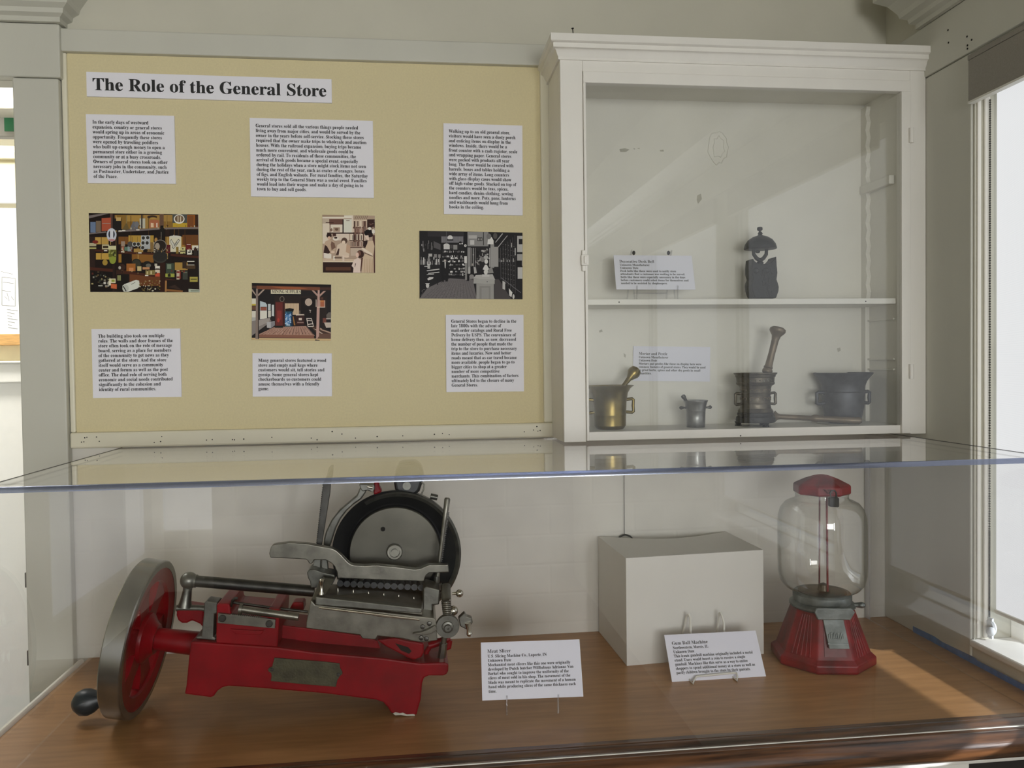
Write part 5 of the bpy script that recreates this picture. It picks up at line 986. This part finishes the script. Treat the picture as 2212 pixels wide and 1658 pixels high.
# flywheel
fw = MB(); TH = .036
fw.lathe([(WR*.905, 0), (WR-.002, 0), (WR, -.002), (WR, -TH+.002), (WR-.002, -TH), (WR*.905, -TH), (WR*.905, 0)], WC, AX, 72)
fl = fw.build('flywheel', 'rim_steel', g, smooth=35)
n = MB(); n.lathe([(WR*.72, -.008), (WR*.74, -.004), (WR*.88, -.002), (WR*.904, -.001), (WR*.904, -TH+.002), (WR*.74, -TH+.008), (WR*.72, -TH+.014), (WR*.72, -.008)], WC, AX, 72)
n.lathe([(0, .012), (.026, .012), (.030, .006), (.044, -.004), (.046, -.012), (.044, -.026), (.030, -TH), (.022, -TH-.010), (0, -TH-.012)], WC, AX, 36)
a_ = Vector((0, 0, 1)); a_ = (a_-AX*a_.dot(AX)).normalized(); b_ = AX.cross(a_)
for i in range(6):
    t = math.radians(60*i+22); rd = a_*math.cos(t)+b_*math.sin(t)
    sd = a_*-math.sin(t)+b_*math.cos(t); P = []
    for r_, w_ in ((.030, .022), (WR*.5, .0185), (WR*.76, .030)):
        P.append([WC+rd*r_+sd*w_-AX*.010, WC+rd*r_-sd*w_-AX*.010, WC+rd*r_-sd*w_-AX*.024, WC+rd*r_+sd*w_-AX*.024])
    ids = [n.verts(q) for q in P]
    for A_, B_ in zip(ids, ids[1:]):
        for j in range(4): n.face((A_+j, A_+(j+1) % 4, B_+(j+1) % 4, B_+j))
n.build('spokes', 'red_enamel', fl, smooth=40)
kb = at(189, 1515, WC.y-.015); kn = WC-a_*.098+b_*.02-AX*TH
n = MB(); d = (kb-kn); L = d.length; n.lathe([(0, 0), (.010, 0), (.010, L*.2), (.009, L*.45), (.013, L*.6), (.021, L*.85), (.0235, L*1.05), (.021, L*1.25), (.012, L*1.42), (0, L*1.46)], kn, d, 28); n.build('crank_knob', 'black_knob', g, smooth=60)
# carriage: front plate, ledge, table, teeth, pins
YT = -.440
n = MB(); n.prism(A2.poly([(440, 1245), (478, 1288), (1490, 1400), (1510, 1420), (1520, 1590), (1400, 1606), (1330, 1600), (1225, 1575), (1010, 1552), (998, 1575), (985, 1583), (880, 1575), (868, 1560), (858, 1543), (400, 1487), (402, 1440)], YT), YT, YT+.10); n.build('carriage', 'steel_worn', g, bevel=.0015)
n = MB(); n.prism(A2.poly([(505, 1305), (800, 1340), (1370, 1408), (1368, 1424), (1010, 1388), (990, 1380), (850, 1362), (505, 1322)], YT-.006), YT-.006, YT).build('ledge_strip', 'chrome', g, bevel=.001)
fa, fb = A2.p(482, 1218, YT+.006), A2.p(1392, 1318, YT+.006); ba, bb = A2.p(622, 1108, -.318), A2.p(1402, 1142, -.318)
dn = Vector((0, 0, -.012)); n = MB(); n.hexa([fa+dn, fb+dn, bb+dn, ba+dn, fa, fb, bb, ba]); n.build('table', 'steel_worn', g, bevel=.0015)
n = MB(); n.prism(A2.poly([(478, 1218), (1392, 1318), (1390, 1345), (1375, 1362), (478, 1290)], YT+.004), YT+.004, YT+.03).build('table_lip', 'grey_cast', g, bevel=.002)
for x, y in ((672, 1182), (803, 1198), (933, 1214), (1063, 1227), (1191, 1238), (1319, 1255)):
    lo = onp(*A2.px(x, y), fa, (fb-fa).cross(ba-fa).normalized()); MB().tube([lo-Vector((0, 0, .001)), lo+Vector((0, 0, .0065)), lo+Vector((0, 0, .0085))], [.0013, .0011, .0003], 8).build('table_pin', 'chrome', g, smooth=60)
gr = MB(); YG = -.352
for i in range(13): x = 690+i*57.5; y = 1105+i*2.9; q = A2.p(x, y, YG); gr.lathe([(0, 0), (A2.m(27), 0), (A2.m(27), -.03), (0, -.03)], q, (0, -1, 0), 16)
gr.build('grip_teeth', 'blade_dark', g, smooth=40)
# left upright plates and bolt
MB().prism(A2.poly([(405, 1010), (428, 985), (470, 985), (545, 1012), (645, 1032), (642, 1080), (620, 1120), (560, 1140), (440, 1145), (432, 1090), (415, 1060)], -.372), -.372, -.33).build('upright_bracket', 'grey_cast', g, bevel=.002)
MB().slab([A2.p(445, 1250, -.430), A2.p(555, 1218, -.420), A2.p(640, 1070, -.385), A2.p(545, 1052, -.39), A2.p(500, 1120, -.405)], (0, .008, .002)).build('side_plate', 'steel_worn', g, bevel=.001)
q = A2.p(530, 1200, -.425); kq = A2.m(1, -.42)
n = MB(); n.lathe([(0, 0), (22*kq, 0), (22*kq, 18*kq), (12*kq, 34*kq), (16*kq, 70*kq), (14*kq, 92*kq), (22*kq, 104*kq), (22*kq, 126*kq), (14*kq, 134*kq), (0, 135*kq)], q, (.05, 0, 1), 20); n.build('side_bolt', 'chrome', g, smooth=40)
# pusher plate with long handle
YPUSH = -.372
o = A2.poly([(95, 886), (84, 850), (98, 795), (112, 778), (145, 770), (250, 757), (400, 765), (520, 788), (620, 805), (660, 826), (700, 862), (745, 912), (775, 938), (805, 948), (900, 953), (1000, 948), (1150, 962), (1330, 985), (1375, 978), (1410, 962), (1450, 945), (1612, 945), (1618, 1010), (1450, 1014), (1425, 1035), (1412, 1060), (1405, 1088), (1000, 1073), (665, 1060), (665, 1020), (642, 960), (612, 930), (565, 905), (470, 905), (452, 932), (440, 938), (425, 934), (410, 908), (395, 900), (300, 894)], YPUSH)
MB().prism(o, YPUSH, YPUSH+.016).build('pusher', 'steel_worn', g, bevel=.0035, seg=3)
# toothed posts
YR = -.345
tl = teeth((492, 770), (546, 285), 26, 11)
o = A2.poly([(530, 790)]+tl+[(538, 262), (548, 245), (562, 215), (578, 180), (592, 120), (612, 95), (630, 95), (624, 190), (608, 250), (603, 330)], YR)
MB().prism([(x, min(z, ZT-.010)) for x, z in o], YR, YR+.010).build('toothed_post', 'steel_dark', g, bevel=.0006)
MB().prism(A2.poly([(465, 900), (525, 900), (520, 992), (455, 988)], YR-.002), YR-.002, YR+.012).prism(A2.poly([(532, 900), (578, 905), (588, 1000), (528, 1000)], YR+.004), YR+.004, YR+.016).build('post_foot', 'grey_cast', g, bevel=.001)
n = MB(); a, b = A2.p(1604, 385, YR), A2.p(1532, 950, YR); n.tube([a+(a-b)*.02, a, a.lerp(b, .35), b, A2.p(1520, 1050, YR)], [A2.m(18), A2.m(26), A2.m(20), A2.m(17), A2.m(20)], 14); n.build('toothed_rod', 'steel_worn', g, smooth=40)
tr = teeth((1622, 500), (1560, 945), 26, -12); MB().prism(A2.poly([(1545, 945)]+tr[::-1]+[(1600, 500)], YR), YR-.003, YR+.003).build('rod_teeth', 'steel_dark', g)
n = MB(); n.tube([A2.p(1515, 1040, YR), A2.p(1512, 1098, YR)], A2.m(25), 16); n.tube([A2.p(1516, 1095, YR), A2.p(1512, 1155, YR)], A2.m(40), 16); n.build('rod_collar', 'grey_cast', g, smooth=40)
MB().prism(A2.poly([(1398, 1150), (1420, 1130), (1540, 1160), (1535, 1285), (1480, 1290), (1475, 1390), (1395, 1340)], -.395), -.395, -.34).build('end_block', 'grey_cast', g, bevel=.002)
# blade, guard, brace, sharpener
YB_ = -.300; bc = A2.p(1158, 832, YB_); kb_ = mpp(bc)/A2.k; NB = Vector((0.03, -1, 0)).normalized()
n = MB(); n.lathe([(0, .004), (376*kb_, .004), (384*kb_, .002)], bc, NB, 80); n.build('blade_plate', 'blade_face', g, smooth=30)
n = MB(); n.lathe([(384*kb_, .002), (392*kb_, -.008), (405*kb_, -.010), (500*kb_, .002), (522*kb_, .0045), (526*kb_, .004), (520*kb_, -.004), (384*kb_, -.012), (384*kb_, .002)], bc, NB, 96); n.build('blade', 'blade_dark', g, smooth=30)
n = MB(); n.lathe([(0, .004), (68*kb_, .004), (68*kb_, .009), (60*kb_, .011), (44*kb_, .011), (42*kb_, .006), (28*kb_, .006), (28*kb_, .012), (0, .012)], A2.p(1154, 828, YB_-.003), NB, 40)
for i in range(4): t = math.radians(45+90*i); q = A2.p(1154+math.cos(t)*38, 828+math.sin(t)*38, YB_-.012); n.lathe([(0, 0), (6*kb_, 0), (6*kb_, .001), (0, .001)], q, NB, 8)
n.build('blade_hub', 'steel_worn', g, smooth=35)
n = MB(); n.lathe([(0, 0), (20*kb_, 0), (20*kb_, .0006), (0, .0006)], A2.p(1055, 640, YB_-.0044), NB, 18); n.build('blade_hole', 'hole', g)
gc = A2.p(1175, 850, YB_+.010); rg_ = 546*kb_; n = MB(); pr = [(rg_-.012, -.012), (rg_-.004, -.014), (rg_, -.006), (rg_, .012), (rg_-.004, .016), (rg_-.010, .012), (rg_-.012, -.012)]
N_ = 84; ring = []
up_ = Vector((0, 0, 1)); sd_ = Vector((1, 0, 0))
for i in range(N_+1):
    t = math.radians(-62+(182)*i/N_); dirv = sd_*math.cos(t)+up_*math.sin(t); ring.append(n.verts([gc+dirv*r+NB*h for r, h in pr[:-1]]))
for A_, B_ in zip(ring, ring[1:]):
    for j in range(6): n.face((A_+j, A_+(j+1) % 6, B_+(j+1) % 6, B_+j))
n.face([ring[0]+j for j in range(6)]); n.face([ring[-1]+j for j in reversed(range(6))]); n.build('blade_guard', 'grey_cast', g, smooth=40)
MB().prism(A2.poly([(862, 280), (922, 300), (905, 335), (870, 385), (800, 435), (745, 485), (690, 560), (650, 640), (622, 730), (600, 800), (545, 785), (552, 720), (568, 660), (612, 570), (680, 480), (770, 405), (830, 355)], -.318), -.318, -.300).build('brace_arm', 'grey_cast', g, bevel=.0025)
MB().prism(A2.poly([(850, 258), (905, 258), (980, 262), (985, 300), (972, 330), (925, 312), (880, 320), (866, 300)], -.324), -.324, -.304).build('brace_joint', 'grey_cast', g, bevel=.0015)
MB().tube([A2.p(922, 280, -.326), A2.p(965, 286, -.326)], A2.m(12), 10).build('joint_pin', 'chrome', g, smooth=50)
MB().prism(A2.poly([(978, 240), (1020, 240), (1022, 275), (1048, 325), (1000, 345), (975, 350), (972, 300)], -.31), -.31, -.285).build('red_clamp', 'red_enamel', g, bevel=.003)
sc = A2.p(1280, 240, -.285); ks_ = mpp(sc)/A2.k
n = MB(); n.prism([(x, min(z, ZT-.012)) for x, z in A2.poly([(1148, 235), (1158, 295), (1185, 330), (1215, 345), (1330, 345), (1368, 310), (1392, 240), (1405, 170), (1385, 90), (1330, 40), (1260, 30), (1195, 70), (1160, 150)], -.285)], -.30, -.255); n.build('sharpener', 'blade_dark', g, bevel=.006, seg=3)
MB().lathe([(0, 0), (34*ks_, 0), (34*ks_, .003), (0, .003)], A2.p(1258, 272, -.300), (0, -1, 0), 20).build('sharpener_screw', 'grey_cast', g, smooth=40)
MB().tube([A2.p(1385, 240, -.304), A2.p(1408, 262, -.304), A2.p(1402, 300, -.304), A2.p(1380, 352, -.304)], A2.m(7), 8).build('sharpener_lever', 'steel_worn', g, smooth=50)
MB().tube([A2.p(1460, 360, -.285), A2.p(1520, 372, -.285)], A2.m(26), 14).build('guard_bolt', 'grey_cast', g, smooth=40)
# feed screw side
YS = -.415
MB().tube([A2.p(1645, 1192, YS), A2.p(1680, 1188, YS), A2.p(1712, 1188, YS)], [A2.m(10), A2.m(12), A2.m(18)], 12).ball(A2.p(1708, 1188, YS), A2.m(32), 16).build('ball_knob', 'chrome', g, smooth=50)
n = MB(); n.tube([A2.p(1590, 1120, YS+.03), A2.p(1596, 1250, YS+.01)], A2.m(40), 18); n.build('feed_housing', 'grey_cast', g, smooth=40)
n = MB(); a, b = A2.p(1592, 1248, YS-.004), A2.p(1606, 1362, YS-.004); pts = []
for i in range(97):
    t = i/96; q = a.lerp(b, t); an = t*2*math.pi*7; pts.append(q+Vector((math.cos(an), math.sin(an), 0))*A2.m(34))
n.tube(pts, A2.m(7), 6); n.tube([a, b], A2.m(26), 12); n.build('spring', 'steel_worn', g, smooth=60)
n = MB(); n.ball(A2.p(1655, 1335, YS), A2.m(40), 18); n.build('oil_cap', 'chrome', g, smooth=60)
dc = A2.p(1606, 1466, YS-.012); kd = mpp(dc)/A2.k
n = MB(); n.lathe([(0, -.006), (98*kd, -.006), (100*kd, -.004), (100*kd, .003), (96*kd, .005), (50*kd, .005), (48*kd, .009), (36*kd, .010), (30*kd, .010), (26*kd, .014), (10*kd, .014), (8*kd, .010), (0, .010)], dc, (0, -1, 0), 48); n.build('adjusting_dial', 'grey_cast', g, smooth=30)
MB().prism(A2.poly([(1698, 1405), (1752, 1355), (1768, 1385), (1815, 1400), (1822, 1440), (1800, 1470), (1770, 1500), (1712, 1470)], YS-.002), YS-.002, YS+.014).build('thickness_lever', 'grey_cast', g, bevel=.002)
MB().tube([A2.p(1778, 1440, YS-.006), A2.p(1790, 1500, YS-.006), A2.p(1793, 1535, YS-.006)], [A2.m(24), A2.m(20), A2.m(24)], 14).ball(A2.p(1793, 1532, YS-.006), A2.m(25), 14).build('lever_knob', 'chrome', g, smooth=50)
MB().prism(A2.poly([(1308, 1535), (1380, 1522), (1440, 1500), (1500, 1465), (1520, 1500), (1460, 1535), (1390, 1548)], YT-.010), YT-.010, YT-.001).build('stop_finger', 'steel_worn', g, bevel=.001)
n = MB()
for x, y in ((1393, 1473), (1450, 1445), (1425, 1575), (1380, 1567)): n.lathe([(0, 0), (A2.m(20), 0), (A2.m(18), .003), (0, .004)], A2.p(x, y, YT), (0, -1, 0), 12)
n.build('carriage_screws', 'steel_dark', g, smooth=40)
hx = A3.p(1908, 545, YS); hb = A3.p(1870, 745, YF+.03); hb.y = YF+.03; hx.y = YF+.02
MB().tube([hx, hx.lerp(hb, .42)], A3.m(18), 14).lathe([(0, 0), (A3.m(26), 0), (A3.m(28), (hb-hx).length*.62), (0, (hb-hx).length*.62)], hx.lerp(hb, .38), hb-hx, 6).build('drop_rod', 'steel_worn', g, smooth=30)
# red arms under the carriage
n = MB(); o1 = A3.poly([(1430, 575), (1560, 560), (1640, 580), (1755, 598), (1757, 660), (1740, 695), (1690, 712), (1650, 700), (1500, 622)], YF+.012); n.prism(o1, YF+.012, YF+.04); n.build('carriage_arm', 'red_enamel', g, bevel=.003)
MB().prism(A3.poly([(1560, 596), (1650, 625), (1672, 650), (1655, 668), (1600, 645)], YF+.0115), YF+.0110, YF+.0119).build('arm_recess', 'hole', g)
MB().tube([A3.p(1790, 612, YF+.05), A3.p(1860, 590, YF+.05), A3.p(1935, 560, YF+.05)], A3.m(26), 12).tube([A3.p(1930, 575, YF+.05), A3.p(1925, 620, YF+.05), A3.p(1870, 640, YF+.05)], A3.m(22), 12).tube([A3.p(1765, 700, YF+.05), A3.p(1775, 650, YF+.05), A3.p(1800, 615, YF+.05)], A3.m(18), 12).build('rear_yoke', 'red_enamel', g, smooth=50)
MB().prism(A3.poly([(760, 470), (1000, 500), (1330, 545), (1440, 580), (1480, 700), (1000, 658), (760, 625)], YF+.05), YF+.05, YK-.01).build('rail_bed', 'red_enamel', g, bevel=.002)
